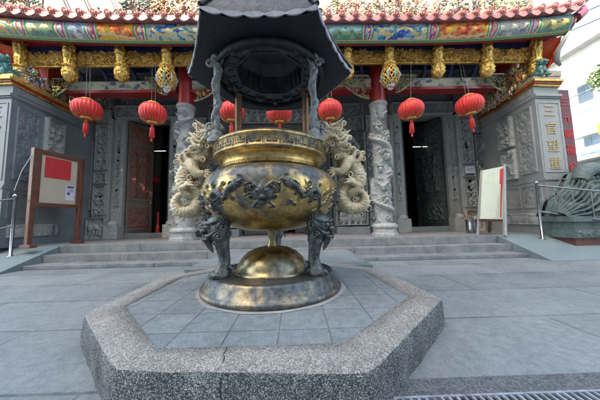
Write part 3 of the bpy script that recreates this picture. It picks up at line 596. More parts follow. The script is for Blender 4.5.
# posts
def post(x, y, front):
    P_ = MB()
    if front:
        rm = relief(2 * PI * .042, .76, int(x * 100) + 7, 'none', .02, .004, 0); rm.wrap = True
        rr2 = random.Random(3)
        path = [(.13 + .26 * k * .32, .78 - .78 * k / 11) for k in range(12)]
        for k in range(200):
            z = .74 - .72 * k / 199; rm.dot((.26 * z * 3.2) % rm.w, z, .026, .026 * (1 + .2 * math.sin(k * .9)))
            if k % 9 == 0: rm.curl(rr2.uniform(0, rm.w), z, .022, rr2.uniform(0, 6), 1, .007, .016)
        n = rm.nx; th = np.arange(n) / n * 2 * PI; G = np.zeros((rm.nz, n, 3)); R = .028 + rm.H * .7
        G[..., 0] = x + R * np.cos(th); G[..., 1] = y + R * np.sin(th); G[..., 2] = 1.60 + rm.Z[:, None]
        P_.grid(G, 0, True, True); P_.lathe([(.05, 2.34), (.06, 2.36), (.05, 2.38), (.03, 2.38)], (x, y, 0), 16)
        P_.lathe([(.075, 1.55), (.08, 1.58), (.05, 1.61), (.058, 1.64), (.04, 1.66)], (x, y, 0), 20)
        s = 1 if x > 0 else -1
        for zz, q in ((1.63, 1), (1.69, -1), (2.30, 1)):   # scroll brackets at foot and head
            a = np.linspace(0, 2.4 * PI, 20); r2 = .045 * (1 - .75 * a / a[-1]); P_.tube(np.stack([x + s * .055 + r2 * np.cos(a), np.full(20, y - .02), zz + r2 * np.sin(a)], 1), .012, 7)
        build(P_, 'carved_post', 'post', ib)
    else:
        P_.lathe([(.06, 1.55), (.045, 1.60), (.04, 1.66), (.04, 2.32), (.055, 2.36), (.055, 2.38)], (x, y, 0), 20); build(P_, 'plain_post', 'copper', ib)
for x, y in ((-.46, -.31), (.43, -.31)): post(x, y, True)
for x, y in ((-.415, .31), (.385, .31)): post(x, y, False)
# canopy
cn = thing_root = None
HX = [(math.cos(k * PI / 3), math.sin(k * PI / 3)) for k in range(6)]
def hexpt(k, t, R, z, up=.0, sag=.0):
    a, b = HX[k % 6], HX[(k + 1) % 6]; x = a[0] + (b[0] - a[0]) * t; y = a[1] + (b[1] - a[1]) * t; e = (2 * t - 1) ** 2
    return (R * x * (1 - sag * (1 - e)), R * y * (1 - sag * (1 - e)), z + up * e ** 1.5)
RC = .875
def ringp(R, z, up, sag, n=16): return [hexpt(k, i / n, R, z, up, sag) for k in range(6) for i in range(n)]
K = MB(); c_ = [ringp(.575, 2.375, 0, -.1), ringp(.66, 2.365, 0, -.04), ringp(.78, 2.365, .02, .005), ringp(RC - .01, 2.37, .04, .02)]
K.grid(np.array(c_), 0, True, True)
for k in range(6):
    for i in range(0, 16, 2):   # ribs under the eave
        a = np.array(hexpt(k, i / 16, RC - .03, 2.372, .04, .02)); b = np.array(hexpt(k, i / 16, .58, 2.372, 0, -.1)); K.tube([a, (a + b) / 2 - (0, 0, .002), b], .006 if i else .013, 6)
can = build(K, 'canopy_soffit', 'canopy', ib)
K = MB(); c_ = [ringp(RC, 2.375, .045, .02), ringp(RC, 2.40, .045, .02), ringp(.76, 2.60, .02, .005), ringp(.62, 2.90, 0, -.03), ringp(.42, 3.12, 0, 0), ringp(.22, 3.28, 0, 0), ringp(.06, 3.36, 0, 0), ringp(.001, 3.37, 0, 0)]
K.grid(np.array(c_), 0, True, True)
for k in range(6): K.tube([hexpt(k, 0, R, z + .015) for R, z in ((RC, 2.445), (.76, 2.62), (.62, 2.90), (.42, 3.12), (.22, 3.28), (.06, 3.36))], .02, 8)
K.lathe([(.06, 3.3), (.09, 3.38), (.05, 3.43), (.08, 3.50), (.05, 3.58), (.001, 3.62)], seg=24)
build(K, 'canopy_roof', 'canopy_hi', ib)
K = MB()   # scalloped edge trim
for k in range(6):
    n = 96; G = np.zeros((2, n + 1, 3)); G2 = G.copy()
    for i in range(n + 1):
        t = i / n; p0 = np.array(hexpt(k, t, RC + .004, 2.395, .045, .02)); ph = abs(math.sin(t * 5.5 * PI)); hw = .004 + .017 * ph
        G[0, i] = p0 + (0, 0, -hw - .008); G[1, i] = p0 + (0, 0, hw - .002)
        G2[0, i] = G[0, i] * (.985, .985, 1); G2[1, i] = G[1, i] * (.985, .985, 1)
    K.grid(G, 0, False); K.grid(G2, 0, False); K.grid(np.stack([G[0], G2[0]]), 0, False); K.grid(np.stack([G[1], G2[1]]), 0, False)
build(K, 'scalloped_edge', 'trim', ib)
K = MB(); K.lathe([(.535, 2.31), (.56, 2.305), (.575, 2.33), (.575, 2.37), (.54, 2.37), (.525, 2.34), (.535, 2.31)], seg=96, cap=False)
K.lathe([(.46, 2.355), (.475, 2.35), (.49, 2.365), (.48, 2.375), (.46, 2.37), (.46, 2.355)], seg=96, cap=False)
build(K, 'ring_beam', 'canopy_hi', ib)
K = MB(); K.lathe([(.545, 2.365), (.47, 2.375), (.385, 2.39), (.365, 2.395)], seg=64, cap=False)
for k in range(24):
    a = 2 * PI * k / 24; K.tube([(r * math.cos(a), r * math.sin(a), z) for r, z in ((.54, 2.358), (.46, 2.366), (.37, 2.388))], .007, 6)
for k in range(8):
    a = 2 * PI * (k + .5) / 8; K.tube([(.44 * math.cos(a - .12), .44 * math.sin(a - .12), 2.365), (.45 * math.cos(a), .45 * math.sin(a), 2.35), (.44 * math.cos(a + .12), .44 * math.sin(a + .12), 2.365)], [.012, .028, .012], 8)
K.lathe([(.37, 2.395), (.375, 2.41), (.36, 2.60), (.27, 2.70), (.12, 2.74), (.001, 2.745)], seg=8, smooth=False, a0=PI / 8, cap=False)
K.lathe([(.365, 2.385), (.385, 2.38), (.39, 2.40), (.37, 2.41)], seg=8, smooth=False, a0=PI / 8, cap=False)
for k in range(28):
    a = 2 * PI * k / 28
    if k % 7 < 5: K.tube([(r * math.cos(a), r * math.sin(a), z) for r, z in ((.345, 2.42), (.34, 2.48), (.33, 2.54), (.32, 2.59))], [.012, .022, .022, .01], 6, flat=.5)
for k in range(5):
    a = 2 * PI * k / 5 + .3; K.ell((.505 * math.cos(a), .505 * math.sin(a), 2.35), (.035, .035, .02), 12, 6)
build(K, 'inner_dome', 'dome', ib)

# ================================================================== TEMPLE
tp = thing('temple', 'ornate temple front of carved grey stone with gilded beams and pink tiled eaves', 'temple', (0, 4.95, PZ))
p = MB(); p.box(-14, 14, 3.0, 14, .003, PZ); p.box(-5.05, 4.9, 3.0, 3.32, PZ, PZ + .004, 1); build(p, 'platform', ['platform', 'step'], tp)
rng = random.Random(4)
def stepblocks(y0, y1, z0, z1, name):
    s = MB(); x = -5.05
    while x < 4.9 - .05:
        x2 = min(4.9, x + rng.uniform(1.1, 1.9))
        if 4.9 - x2 < .5: x2 = 4.9
        s.box(x + .002, x2 - .002, y0 + rng.uniform(-.004, .004), y1, z0, z1 + rng.uniform(-.002, .002)); x = x2
    build(s, name, 'step', tp, bevel=.008)
stepblocks(2.27, 2.62, .002, .075, 'step'); stepblocks(2.62, 2.995, .002, .225, 'step')
stepblocks(2.97, 3.3, .227, PZ + .006, 'step')
# ramps
r_ = MB(); V = [(4.905, 1.86, .004), (6.75, 1.80, .004), (6.25, 3.0, PZ), (4.905, 3.0, PZ), (4.905, 3.0, .003), (6.25, 3.0, .003)]
r_.add(V, [(0, 1, 2, 3), (0, 3, 4), (1, 5, 2), (3, 2, 5, 4)]); r_.box(4.905, 6.2, 3.0, 3.5, PZ + .002, PZ + .006)
build(r_, 'ramp', 'ramp', tp)
r_ = MB(); V = [(-9, 1.8, .004), (-5.055, 1.86, .004), (-5.055, 3.0, PZ), (-9, 3.0, PZ), (-9, 3.0, .003), (-5.055, 3.0, .003)]
r_.add(V, [(0, 1, 2, 3), (1, 5, 2), (0, 3, 4), (3, 2, 5, 4)]); r_.box(-7.5, -5.055, 3.0, 3.5, PZ + .002, PZ + .006)
build(r_, 'ramp', 'ramp', tp)

YW = 4.95
def solid(x0, x1, y0, y1, z0, z1, name, m, bevel=0, **k):
    q = MB(); q.box(x0, x1, y0, y1, z0, z1); return build(q, name, m, tp, bevel=bevel, **k)
# shell: side bays of the front wall, the hall behind, its ceiling and back wall
for sx in (-1, 1):
    q = MB(); a, b = sorted((sx * 6.05, sx * 9.5)); q.box(a, b, YW + .12, YW + .5, PZ, 5.6); a, b = sorted((sx * 1.45, sx * 3.62)); q.box(a, b, YW + .12, YW + .5, PZ, 5.6)
    build(q, 'wall', 'stone_p', tp)
q = MB(); q.box(-5.5, 5.5, YW + .10, YW + .5, 4.22, 5.6); build(q, 'wall', 'stone_d', tp)
q = MB(); q.box(-9.5, 9.5, 10.5, 10.8, PZ, 5.6); q.box(-9.5, -9.2, YW + .5, 10.5, PZ, 5.6); q.box(9.2, 9.5, YW + .5, 10.5, PZ, 5.6); q.box(-9.5, 9.5, YW + .1, 10.8, 5.6, 5.8); build(q, 'hall_interior', 'dark', tp)
for x in (-5.9, -3.2, 3.2, 5.9):
    q = MB(); q.lathe([(.2, PZ), (.2, PZ + .3), (.16, PZ + .35), (.16, 5.6)], (x * .93, 7.2, 0), 20); build(q, 'inner_column', 'stone_d', tp)
# fluorescent tubes in the hall; right pair glows in place of a reflected streak
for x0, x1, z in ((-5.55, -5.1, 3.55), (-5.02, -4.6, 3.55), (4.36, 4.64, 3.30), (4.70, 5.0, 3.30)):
    q = MB(); yt = 6.2 if x0 < 0 else 5.42; q.tube([(x0, yt, z), (x1, yt, z)], .010, 8); build(q, 'fluorescent_streak', 'tube', tp)

def panel(x0, x1, z0, z1, seed, style, m='stone', y=YW, depth=.07, name='carved_panel', frame=.03, res=.015, back=.12):
    q = MB(); relief_panel(q, (x0, y, z0), UX, x1 - x0, z1 - z0, seed, style, depth, res, frame); q.box(x0 + .002, x1 - .002, y + .004, y + back, z0 + .002, z1 - .002)
    return build(q, name, m, tp)
sd_ = 10
for sx in (-1, 1):
    def X(a, b): return sorted((sx * a, sx * b))
    # carved pillar beside the side door with figures and vases
    a, b = X(5.52, 6.02); sd_ += 7
    q = MB(); q.box(a, b, YW - .12, YW + .3, PZ, 4.2)
    build(q, 'jamb_pillar', 'stone', tp)
    zz = PZ + .75
    for hh, st in ((.95, 'figures'), (.42, 'fine'), (1.5, 'figures'), (.5, 'scroll')):
        panel(a + .05, b - .05, zz, zz + hh - .05, sd_ + int(zz * 10), st, 'stone_l', YW - .12, .06, back=.02); zz += hh
    panel(a - .03, b + .03, PZ, PZ + .66, sd_ + 3, 'beast', 'stone_l' if sx < 0 else 'stone_b', YW - .2, .06, name='pillar_base', back=.1)
    # relief bay by the pier
    a, b = X(6.06, 7.3)
    panel(a, b, PZ + .9, PZ + 3.1, sd_ + 5, 'dragon', 'stone', YW, .10); panel(a, b, PZ + .3, PZ + .86, sd_ + 6, 'beast', 'stone', YW, .05); panel(a, b, PZ + 3.15, 4.3, sd_ + 8, 'figures', 'stone', YW, .07)
    q = MB(); q.box(a, b, YW - .18, YW, PZ, PZ + .28); q.box(a, b, YW - .10, YW, PZ + .28, PZ + .34); build(q, 'wall_plinth', 'stone_p', tp, bevel=.01)
    # door jambs with a narrow band of ornament
    for a0, b0 in ((5.16, 5.50), (3.40, 3.74)):
        a, b = X(a0, b0); q = MB(); q.box(a, b, YW - .05, YW + .35, PZ, 4.2); jm = build(q, 'door_jamb', 'stone_w' if sx > 0 else 'stone', tp)
        panel(a + .09, b - .09, PZ + 1.0, 4.0, sd_ + int(a0 * 10), 'fine', 'stone', YW - .05, .03, name='jamb_ornament', frame=.015, res=.014, back=.01)
        q = MB(); q.box(a - .04, b + .04, YW - .28, YW + .05, PZ, PZ + .42); q.ell(((a + b) / 2, YW - .18, PZ + .44), (.15, .12, .12), 16, 9); build(q, 'door_drum_stone', 'stone_w' if sx > 0 else 'stone', tp, bevel=.02)
    # threshold and lintel
    a, b = X(3.74, 5.16); q = MB(); q.box(a, b, YW, YW + .12, PZ, PZ + .16); build(q, 'threshold', 'stone_p', tp, bevel=.01)
    panel(a - .3, b + .3, 4.2, 4.62, sd_ + 9, 'scroll', 'stone', YW - .05, .07, name='door_lintel'); panel(a - .3, b + .3, 4.66, 5.1, sd_ + 10, 'figures', 'stone_d', YW + .02, .07, name='door_lintel')
    panel(*X(5.5, 7.3), 4.34, 5.1, sd_ + 12, 'scroll', 'stone_d', YW, .08)
    # wall between side door and main door: framed dragon relief
    a, b = X(2.55, 3.38); panel(a, b, PZ + .2, 4.2, sd_ + 13, 'figures', 'stone', YW - .02, .07)
    a, b = X(1.5, 2.5)
    panel(a, b, PZ + .75, 3.6, sd_ + 14, 'dragon', 'stone_d', YW - .05, .12); panel(a, b, PZ + .25, PZ + .7, sd_ + 15, 'beast', 'stone_d', YW - .08, .06); panel(a, b, 3.65, 4.6, sd_ + 16, 'scroll', 'stone_d', YW - .03, .08)
    q = MB(); q.box(a, b, YW - .25, YW, PZ, PZ + .22); build(q, 'wall_plinth', 'stone_p', tp, bevel=.01)
# doors -------------------------------------------------------
def door_leaf(hx, hy, ang, w, m, side, red=False):
    """hinged leaf: frame + panels; ang = direction of the leaf from its hinge"""
    q = MB(); d = np.array([math.cos(ang), math.sin(ang), 0]); nn = np.array([-d[1], d[0], 0]) * side
    def bx(u0, u1, z0, z1, t0, t1, mi=0):
        V = [np.array([hx, hy, 0]) + d * u + nn * t + np.array([0, 0, z]) for u in (u0, u1) for t in (t0, t1) for z in (z0, z1)]
        q.add(V, [(0, 1, 3, 2), (4, 6, 7, 5), (0, 4, 5, 1), (2, 3, 7, 6), (0, 2, 6, 4), (1, 5, 7, 3)], mi)
    z0, z1 = PZ + .03, 4.15; bx(0, w, z0, z1, 0, .05)
    for (u0, u1) in ((0, .07), (w - .07, w)): bx(u0, u1, z0, z1, .05, .075)
    for z in (z0, z0 + .22, z0 + .95, z0 + 1.15, z1 - .75, z1 - .12): bx(.07, w - .07, z, z + .07, .05, .073)
    o = build(q, 'door', m, tp)
    r = MB(); org = np.array([hx, hy, 0]) + d * .09 + nn * .052
    for za, zb, st in ((z0 + .3, z0 + .92, 'fine'), (z0 + 1.25, z1 - .8, 'figures'), (z1 - .64, z1 - .15, 'fine')):
        rm = relief(w - .18, zb - za, int(hx * 30) + int(za * 7), st, .022, .02, .012)
        P = org + rm.X[None, :, None] * d + (rm.Z[:, None, None] + za) * np.array([0, 0, 1]) + rm.H[..., None] * nn; r.grid(P)
    build(r, 'door_carving', 'doorr' if red else m, o)
    k = MB(); c = np.array([hx, hy, z0 + 1.1]) + d * (w - .05) + nn * .08; k.ell(c, (.03, .03, .03), 10, 7); build(k, 'door_knob', 'gold', o)
door_leaf(-5.14, YW + .06, math.radians(48), .72, 'doorw', -1, True)
door_leaf(-3.76, YW + .06, math.radians(96), .70, 'doord', 1)
door_leaf(5.14, YW + .06, math.radians(118), .98, 'doord', 1)
door_leaf(3.76, YW + .06, math.radians(80), .60, 'doord', -1)
for sx in (-1, 1): door_leaf(sx * 1.42, YW + .1, math.radians(90 + sx * 68), 1.28, 'doord', sx)
q = MB(); q.box(-1.35, 1.35, 9.6, 10.2, PZ, 1.3); q.box(-1.2, 1.2, 9.9, 10.3, 1.3, 2.4); build(q, 'altar', 'wood', tp)
q = MB(); relief_panel(q, (-1.45, YW - .02, 4.0), UX, 2.9, .9, 77, 'figures', .08); build(q, 'door_lintel', 'stone', tp)
q = MB(); q.box(-1.45, 1.45, YW, YW + .3, 3.62, 3.98); build(q, 'name_board', 'dark', tp)
q = MB(); q.box(-1.5, 1.5, 5.2, 6.4, PZ + .002, PZ + .012); fm = build(q, 'floor_mat', 'mat_r', None, 'red floor mat lying inside the main doorway behind the burner', 'mat')

# dragon columns ------------------------------------------------
def column(x, seed):
    y = 3.75; rng = random.Random(seed); R = .20; rm = RM(2 * PI * R, 3.25, .016, wrap=True)
    for _ in range(170): rm.curl(rng.uniform(0, rm.w), rng.uniform(.02, 3.23), rng.uniform(.03, .07), rng.uniform(0, 6), rng.choice((-1, 1)), .014, .035)
    n = 420; s = 1 if seed % 2 else -1
    for k in range(n):
        z = .35 + 2.55 * k / n; u = s * z * .78 + .12 * math.sin(z * 7); r = .085 - .045 * abs(k / n - .45); rm.dot(u % rm.w, z, r, .10 * (1 + .14 * math.sin(k * 1.1)))
        if k % 7 == 0: rm.dot((u + .03) % rm.w, z + r * .95, .022, .12)
    for k in (70, 150, 250, 340):
        z = .35 + 2.55 * k / n; u = s * z * .78; e = (u + .14 * s, z + rng.uniform(-.1, .12)); rm.stroke([(u % rm.w, z), ((u + .08 * s) % rm.w, z + .05)], .045, .03, .10, .09) if abs((u % rm.w) - ((u + .08 * s) % rm.w)) < .2 else None
        for a in range(4): rm.dot((e[0] + .03 * math.cos(a)) % rm.w, e[1] + .035 * math.sin(a * 1.5), .02, .08)
    fu = rm.w * .75  # facing the camera (angle -90 deg)
    for uu, zz in ((fu, 2.85), (fu + .05, 1.75), (fu - .06, .95)):
        rm.dot(uu % rm.w, zz, .085, .13); 
        for q_ in (-1, 1): rm.dot((uu + q_ * .04) % rm.w, zz + .03, .022, .16); rm.stroke([(uu + q_ * .05, zz + .05), (uu + q_ * .12, zz + .13), (uu + q_ * .10, zz + .2)], .02, .008, .12, .07)
        rm.stroke([(uu, zz), (uu, zz - .08)], .05, .04, .15, .14)
    for k, (uu, zz) in enumerate(((fu - .12, 2.45), (fu + .12, 2.2), (fu - .1, 1.35), (fu + .13, 1.2), (fu, .55))): figure(rm, rng, uu, zz, .26, .11)
    th = np.arange(rm.nx) / rm.nx * 2 * PI; G = np.zeros((rm.nz, rm.nx, 3)); RR = R + rm.H; G[..., 0] = x + RR * np.cos(th); G[..., 1] = y + RR * np.sin(th); G[..., 2] = PZ + .32 + rm.Z[:, None]
    c = MB(); c.grid(G, 0, True, True); c.lathe([(R, 3.9), (R + .04, 3.95), (R + .04, 4.0)], (x, y, 0), 32)
    o = build(c, 'dragon_column', 'stone_l', tp)
    b = MB(); b.lathe([(.33, PZ), (.33, PZ + .07), (.30, PZ + .08), (.29, PZ + .20), (.33, PZ + .22), (.33, PZ + .27), (.27, PZ + .33)], (x, y, 0), 8, smooth=False, a0=PI / 8)
    build(b, 'column_base', 'stone', o, bevel=.01)
    b = MB(); b.lathe([(.21, 4.0), (.21, 5.1)], (x, y, 0), 32); build(b, 'red_shaft', 'red', o)
column(-2.70, 31); column(2.58, 32)

# painted beam above the lanterns
PAL = np.array([(.55, .58, .45), (.30, .42, .45), (.60, .55, .40), (.18, .30, .22), (.45, .20, .12), (.08, .12, .25), (.62, .60, .52)])
def painted(w, h, seed, res=.02, base=(.5, .52, .42), blobs=26, pal=PAL, frames=None):
    rng = random.Random(seed); nx, nz = int(w / res) + 1, int(h / res) + 1; C = np.zeros((nz, nx, 3)); C[:] = base; X, Z = np.meshgrid(np.linspace(0, w, nx), np.linspace(0, h, nz))
    for _ in range(int(blobs * w)):
        cx, cz = rng.uniform(0, w), rng.uniform(0, h); rx = rng.uniform(.015, .10); rz = rng.uniform(.012, .06); a = rng.uniform(-.6, .6); dx, dz_ = X - cx, Z - cz
        mk = ((dx * math.cos(a) + dz_ * math.sin(a)) / rx) ** 2 + ((-dx * math.sin(a) + dz_ * math.cos(a)) / rz) ** 2 < 1; C[mk] = pal[rng.randrange(len(pal))]
    return X, Z, C
for x0, x1 in ((-5.75, -2.92), (-2.48, -1.2), (1.2, 2.36), (2.80, 5.75)):
    X_, Z_, C_ = painted(x1 - x0, .22, int(x0 * 10)); q = MB(); P = np.stack([x0 + X_, np.full_like(X_, 3.62) - Z_ * .15, 4.41 + Z_], -1); q.grid(P, 0, True, False, False, C_)
    q.box(x0, x1, 3.60, 3.85, 4.62, 4.66, 0, (.35, .36, .3)); bo = build(q, 'painted_beam', 'paint', tp)
    q = MB(); q.box(x0 - .02, x1 + .02, 3.58, 3.86, 4.33, 4.405); q.box(x0, x1, 3.63, 3.85, 4.406, 4.61); build(q, 'beam_edge', 'red', bo)
    rng = random.Random(int(x0 * 7)); x = x0 + .3
    while x < x1 - .1:
        q = MB(); q.tube([(x, 3.7, 4.67), (x + .05, 3.6, 4.8), (x + .0, 3.45, 4.95)], [.05, .06, .04], 8); x += rng.uniform(.5, .8); build(q, 'bracket_arm', 'blue', tp)
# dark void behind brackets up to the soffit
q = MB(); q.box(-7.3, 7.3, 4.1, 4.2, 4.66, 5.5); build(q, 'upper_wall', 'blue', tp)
q = MB(); relief_panel(q, (-7.2, 4.09, 4.68), UX, 14.4, .5, 5, 'scroll', .07, .03); build(q, 'upper_wall_carving', 'stone_d', tp)
# gilded carved beam
q = MB(); relief_panel(q, (-6.95, 3.24, 4.83), UX, 13.9, .36, 91, 'bold', .07, .012, .0); q.box(-6.95, 6.95, 3.245, 3.29, 4.83, 5.19); gb = build(q, 'gilded_beam', 'gold_d', tp)
q = MB(); q.box(-6.95, 6.95, 3.20, 3.26, 4.80, 4.828); build(q, 'gilded_edge', 'gold', gb)
q = MB(); q.box(-7.0, 7.0, 3.18, 3.42, 5.195, 5.33); build(q, 'blue_beam', 'blue', tp)
q = MB(); q.box(-7.0, 7.0, 3.05, 3.40, 5.332, 5.39); q.box(-7.0, 7.0, 2.80, 3.05, 5.36, 5.40); build(q, 'red_beam', 'red', tp)
# hanging gilded brackets
def bracket(x, big=False, name='hanging_bracket'):
    y = 3.12; rng = random.Random(int(x * 100)); q = MB(); zt, zb = 5.36, 4.74
    rm = RM(2 * PI * .11, zt - zb, .012, wrap=True)
    for _ in range(60): rm.curl(rng.uniform(0, rm.w), rng.uniform(0, rm.h), rng.uniform(.02, .045), rng.uniform(0, 6), rng.choice((-1, 1)), .010, .05)
    for s in range(3): rm.stroke([(rm.w * .75 + (s - 1) * .07, rm.h), (rm.w * .75 + (s - 1) * .09 + .02 * rng.uniform(-1, 1), rm.h * .5), (rm.w * .75 + (s - 1) * .05, .02)], .03, .025, .06, .05)
    figure(rm, rng, rm.w * .75, .1, .36, .07)
    th = np.arange(rm.nx) / rm.nx * 2 * PI; lean = rng.uniform(-.03, .03); R = .075 + rm.H; G = np.zeros((rm.nz, rm.nx, 3)); G[..., 0] = x + R * np.cos(th) + lean * (rm.Z[:, None] / rm.h); G[..., 1] = y + R * np.sin(th) - .12 * rm.Z[:, None]; G[..., 2] = zb + rm.Z[:, None]
    q.grid(G, 0, True, True); o = build(q, name, 'gold', tp)
    b = MB(); mod = lambda th_, z: 1 + .16 * np.abs(np.sin(th_ * 3.5 + (1.57 if int((z - 4.3) * 14) % 2 else 0))) + .05 * np.sin(th_ * 13 + z * 90)
    if not big:
        b.lathe([(.08, zb + .03), (.13, zb + .01), (.135, zb - .015), (.10, zb - .03), (.085, zb - .05), (.10, zb - .06), (.132, zb - .10), (.122, zb - .125), (.138, zb - .15), (.148, zb - .19), (.130, zb - .215), (.138, zb - .24), (.128, zb - .29), (.10, zb - .31), (.095, zb - .35), (.05, zb - .385), (.04, zb - .40), (.001, zb - .41)][::-1], (x, y, 0), 56, mod=mod)
        for k in range(22):
            a = rng.uniform(0, 6.28); zz = zb - rng.uniform(.02, .34); aa = np.linspace(0, 5, 9); r2 = .03 * (1 - .7 * aa / 5); rr_ = .135; b.tube(np.stack([x + rr_ * np.cos(a) + r2 * np.cos(aa) * -np.sin(a), y + rr_ * np.sin(a) + r2 * np.cos(aa) * np.cos(a), zz + r2 * np.sin(aa)], 1), .008, 5)
        build(b, 'lotus_bud', 'gold', o)
    else:
        b.lathe([(.08, zb), (.15, zb - .02), (.15, zb - .06), (.12, zb - .08)][::-1], (x, y, 0), 32, mod=mod); build(b, 'collar', 'gold', o)
        b = MB()
        for k in range(14):  # pierced basket of twisted ribs
            for s in (-1, 1):
                pp = [((.12 + .10 * math.sin(u * PI * .9 + .1)) * np.array([math.cos(k / 14 * 2 * PI + s * u * 1.8), math.sin(k / 14 * 2 * PI + s * u * 1.8), 0]) + np.array([x, y, zb - .07 - u * .50])) for u in np.linspace(0, 1, 10)]; b.tube(pp, .012, 5)
        for _ in range(40):
            a = rng.uniform(0, 6.28); u = rng.random(); r = .11 + .10 * math.sin(u * PI * .9); b.ell((x + r * math.cos(a), y + r * math.sin(a), zb - .08 - u * .46), (.03, .03, .035), 7, 5)
        build(b, 'pierced_basket', 'gold', o)
        b = MB(); b.lathe([(.001, zb - .70), (.05, zb - .68), (.09, zb - .60), (.12, zb - .52)], (x, y, 0), 20)
        for k in range(8):
            a = k / 8 * 2 * PI + .2; b.tube([(x + .2 * math.cos(a), y + .2 * math.sin(a), zb - .25), (x + .24 * math.cos(a), y + .24 * math.sin(a), zb - .38), (x + .16 * math.cos(a), y + .16 * math.sin(a), zb - .52)], [.018, .028, .01], 6, col=[(.25, .50, .52), (.62, .62, .58)][k % 2])
        for _ in range(10): b.ell((x + rng.uniform(-.1, .1), y + rng.uniform(-.12, .02), zb - rng.uniform(.5, .68)), (.035, .03, .03), 7, 5, col=rng.choice([(.55, .25, .25), (.2, .45, .35), (.6, .55, .3), (.6, .6, .6)]))
        build(b, 'painted_pendant', 'ceramic', o)
for x in (-6.42, -5.24, -3.98, -1.5, -.25, 1.0, 1.62, 3.92, 5.18): bracket(x)
bracket(-2.88, True); bracket(2.68, True)
for x in (-6.9, 6.45): bracket(x)
# quarter fan brackets (pierced, green and gold)
def fan(x, d, y=3.45, z=4.62, w=.85, h=.62):
    rng = random.Random(int(x * 31)); q = MB()
    for _ in range(90):
        u = rng.random(); v = rng.random() ** .8; hmax = h * (1 - u ** 1.8); xx = x + d * u * w; zz = z - v * hmax; a = rng.uniform(0, 6.28); R = rng.uniform(.02, .055)
        aa = np.linspace(0, 4.5, 9); r2 = R * (1 - .7 * aa / 4.5)
        q.tube(np.stack([xx + r2 * np.cos(a + aa), np.full(9, y + rng.uniform(-.04, .02)), zz + r2 * np.sin(a + aa)], 1), R * .3, 5, col=rng.choice([(.10, .22, .12), (.42, .30, .08), (.42, .30, .08), (.45, .38, .14), (.30, .12, .08)]))
    u = np.linspace(0, 1, 12); q.tube(np.stack([x + d * u * w, np.full(12, y), z - h * (1 - u ** 1.8)], 1), .02, 6, col=(.35, .42, .30)); q.box(*sorted((x, x + d * w)), y - .03, y + .03, z, z + .03, 0, (.3, .3, .25))
    build(q, 'corner_bracket', 'ceramic', tp)
for x, d in ((-2.35, 1), (2.25, -1), (-6.0, 1), (5.9, -1), (-3.05, -1), (2.95, 1)): fan(x, d, w=.85 if abs(x) < 2.4 else .55, h=.62 if abs(x) < 2.4 else .45)

# eaves: frieze of painted scenes ------------------------------------
EY = 2.62
def lift(x): return .27 * max(0, (abs(x) - 2.8) / 4.2) ** 2.4 + (.07 * min(1, -x / 5) if x < 0 else 0)
def frieze_colour(xx, zz, rng_seed=3):
    pass
nx = 1120; nz_f = 30; XF = np.linspace(-7.0, 7.0, nx); ZF = np.linspace(0, .42, nz_f); C = np.zeros((nz_f, nx, 3))
rng = random.Random(12)
segs = [(-7.0, -5.95, (.62, .58, .42), 'tri'), (-5.95, -5.05, (.66, .68, .52), 'hill'), (-5.05, -4.35, (.45, .55, .68), 'sky'), (-4.35, -3.25, (.62, .26, .16), 'fire'), (-3.25, -1.7, (.60, .62, .50), 'dragon'), (-1.7, -.6, (.5, .6, .66), 'hill'), (-.6, .9, (.62, .30, .18), 'fire'), (.9, 2.0, (.42, .60, .62), 'hill'), (2.0, 3.55, (.25, .38, .62), 'dragon'), (3.55, 5.0, (.75, .26, .06), 'fire'), (5.0, 6.0, (.62, .62, .60), 'sky'), (6.0, 7.0, (.62, .58, .36), 'hill')]
XX, ZZ = np.meshgrid(XF, ZF)
def vn(sc, seed, det=3):
    out = np.zeros(XX.shape)
    for i in range(XX.shape[0]):
        for j in range(0, XX.shape[1]): out[i, j] = noise.fractal(Vector((XX[i, j] * sc, ZZ[i, j] * sc * 1.6, seed)), 1, 2, det)
    return out
nA, nB = vn(2.6, 1), vn(7, 5)
for x0, x1, base, st in segs:
    mk = (XX >= x0) & (XX < x1); Cc = np.array(base); C[mk] = Cc
    def put(m2, c): C[mk & m2] = c
    if st == 'dragon':
        put(nA > .05, (.62, .64, .56)); put((nA < -.1), (.05, .12, .40)); w1 = .2 + .08 * np.sin((XX - x0) * 9) + .03 * nB; put(np.abs(ZZ - w1) < .035, (.66, .58, .34)); put(np.abs(ZZ - w1 - .05) < .01, (.05, .15, .30)); put(nB > .28, (.10, .30, .45)); put(nB < -.35, (.60, .56, .5))
    elif st == 'fire': put(nA > .12, (.80, .50, .10)); put(nB > .25, (.70, .48, .34)); put(nB < -.3, (.42, .06, .04)); put(np.abs(ZZ - .1 - .06 * nA) < .02, (.75, .66, .5))
    elif st == 'hill': put(ZZ < .16 + .12 * nA, (.30, .42, .30)); put((ZZ < .12 + .1 * nB), (.16, .28, .26)); put(nB > .33, (.20, .16, .12)); put((ZZ > .3) & (nA > 0), (.40, .52, .62))
    elif st == 'sky': put(ZZ < .15 + .1 * nB, (.35, .38, .42)); put(nA > .2, (.62, .64, .66)); put(nB < -.35, (.25, .2, .3))
    else: put(nA > .1, (.45, .40, .25)); put(nB > .2, (.2, .32, .4)); put(nB < -.3, (.6, .3, .2))
    for e, c in ((.0, (.45, .10, .28)), (.035, (.6, .62, .58)), (.07, (.05, .28, .12))):
        bend = .05 * np.sin(ZZ / .42 * PI); put((XX - x0 - e - bend > 0) & (XX - x0 - e - bend < .035), c); put((x1 - XX - e - bend > 0) & (x1 - XX - e - bend < .035), c)
g_ = C.mean(-1, keepdims=True); C = np.clip(g_ + (C - g_) * 1.7, .015, .9) * .9
C[ZZ < .035] = (.12, .30, .14); C[(ZZ < .055) & (ZZ > .035)] = (.5, .45, .2)
LF = np.array([lift(x) for x in XF]) * .85
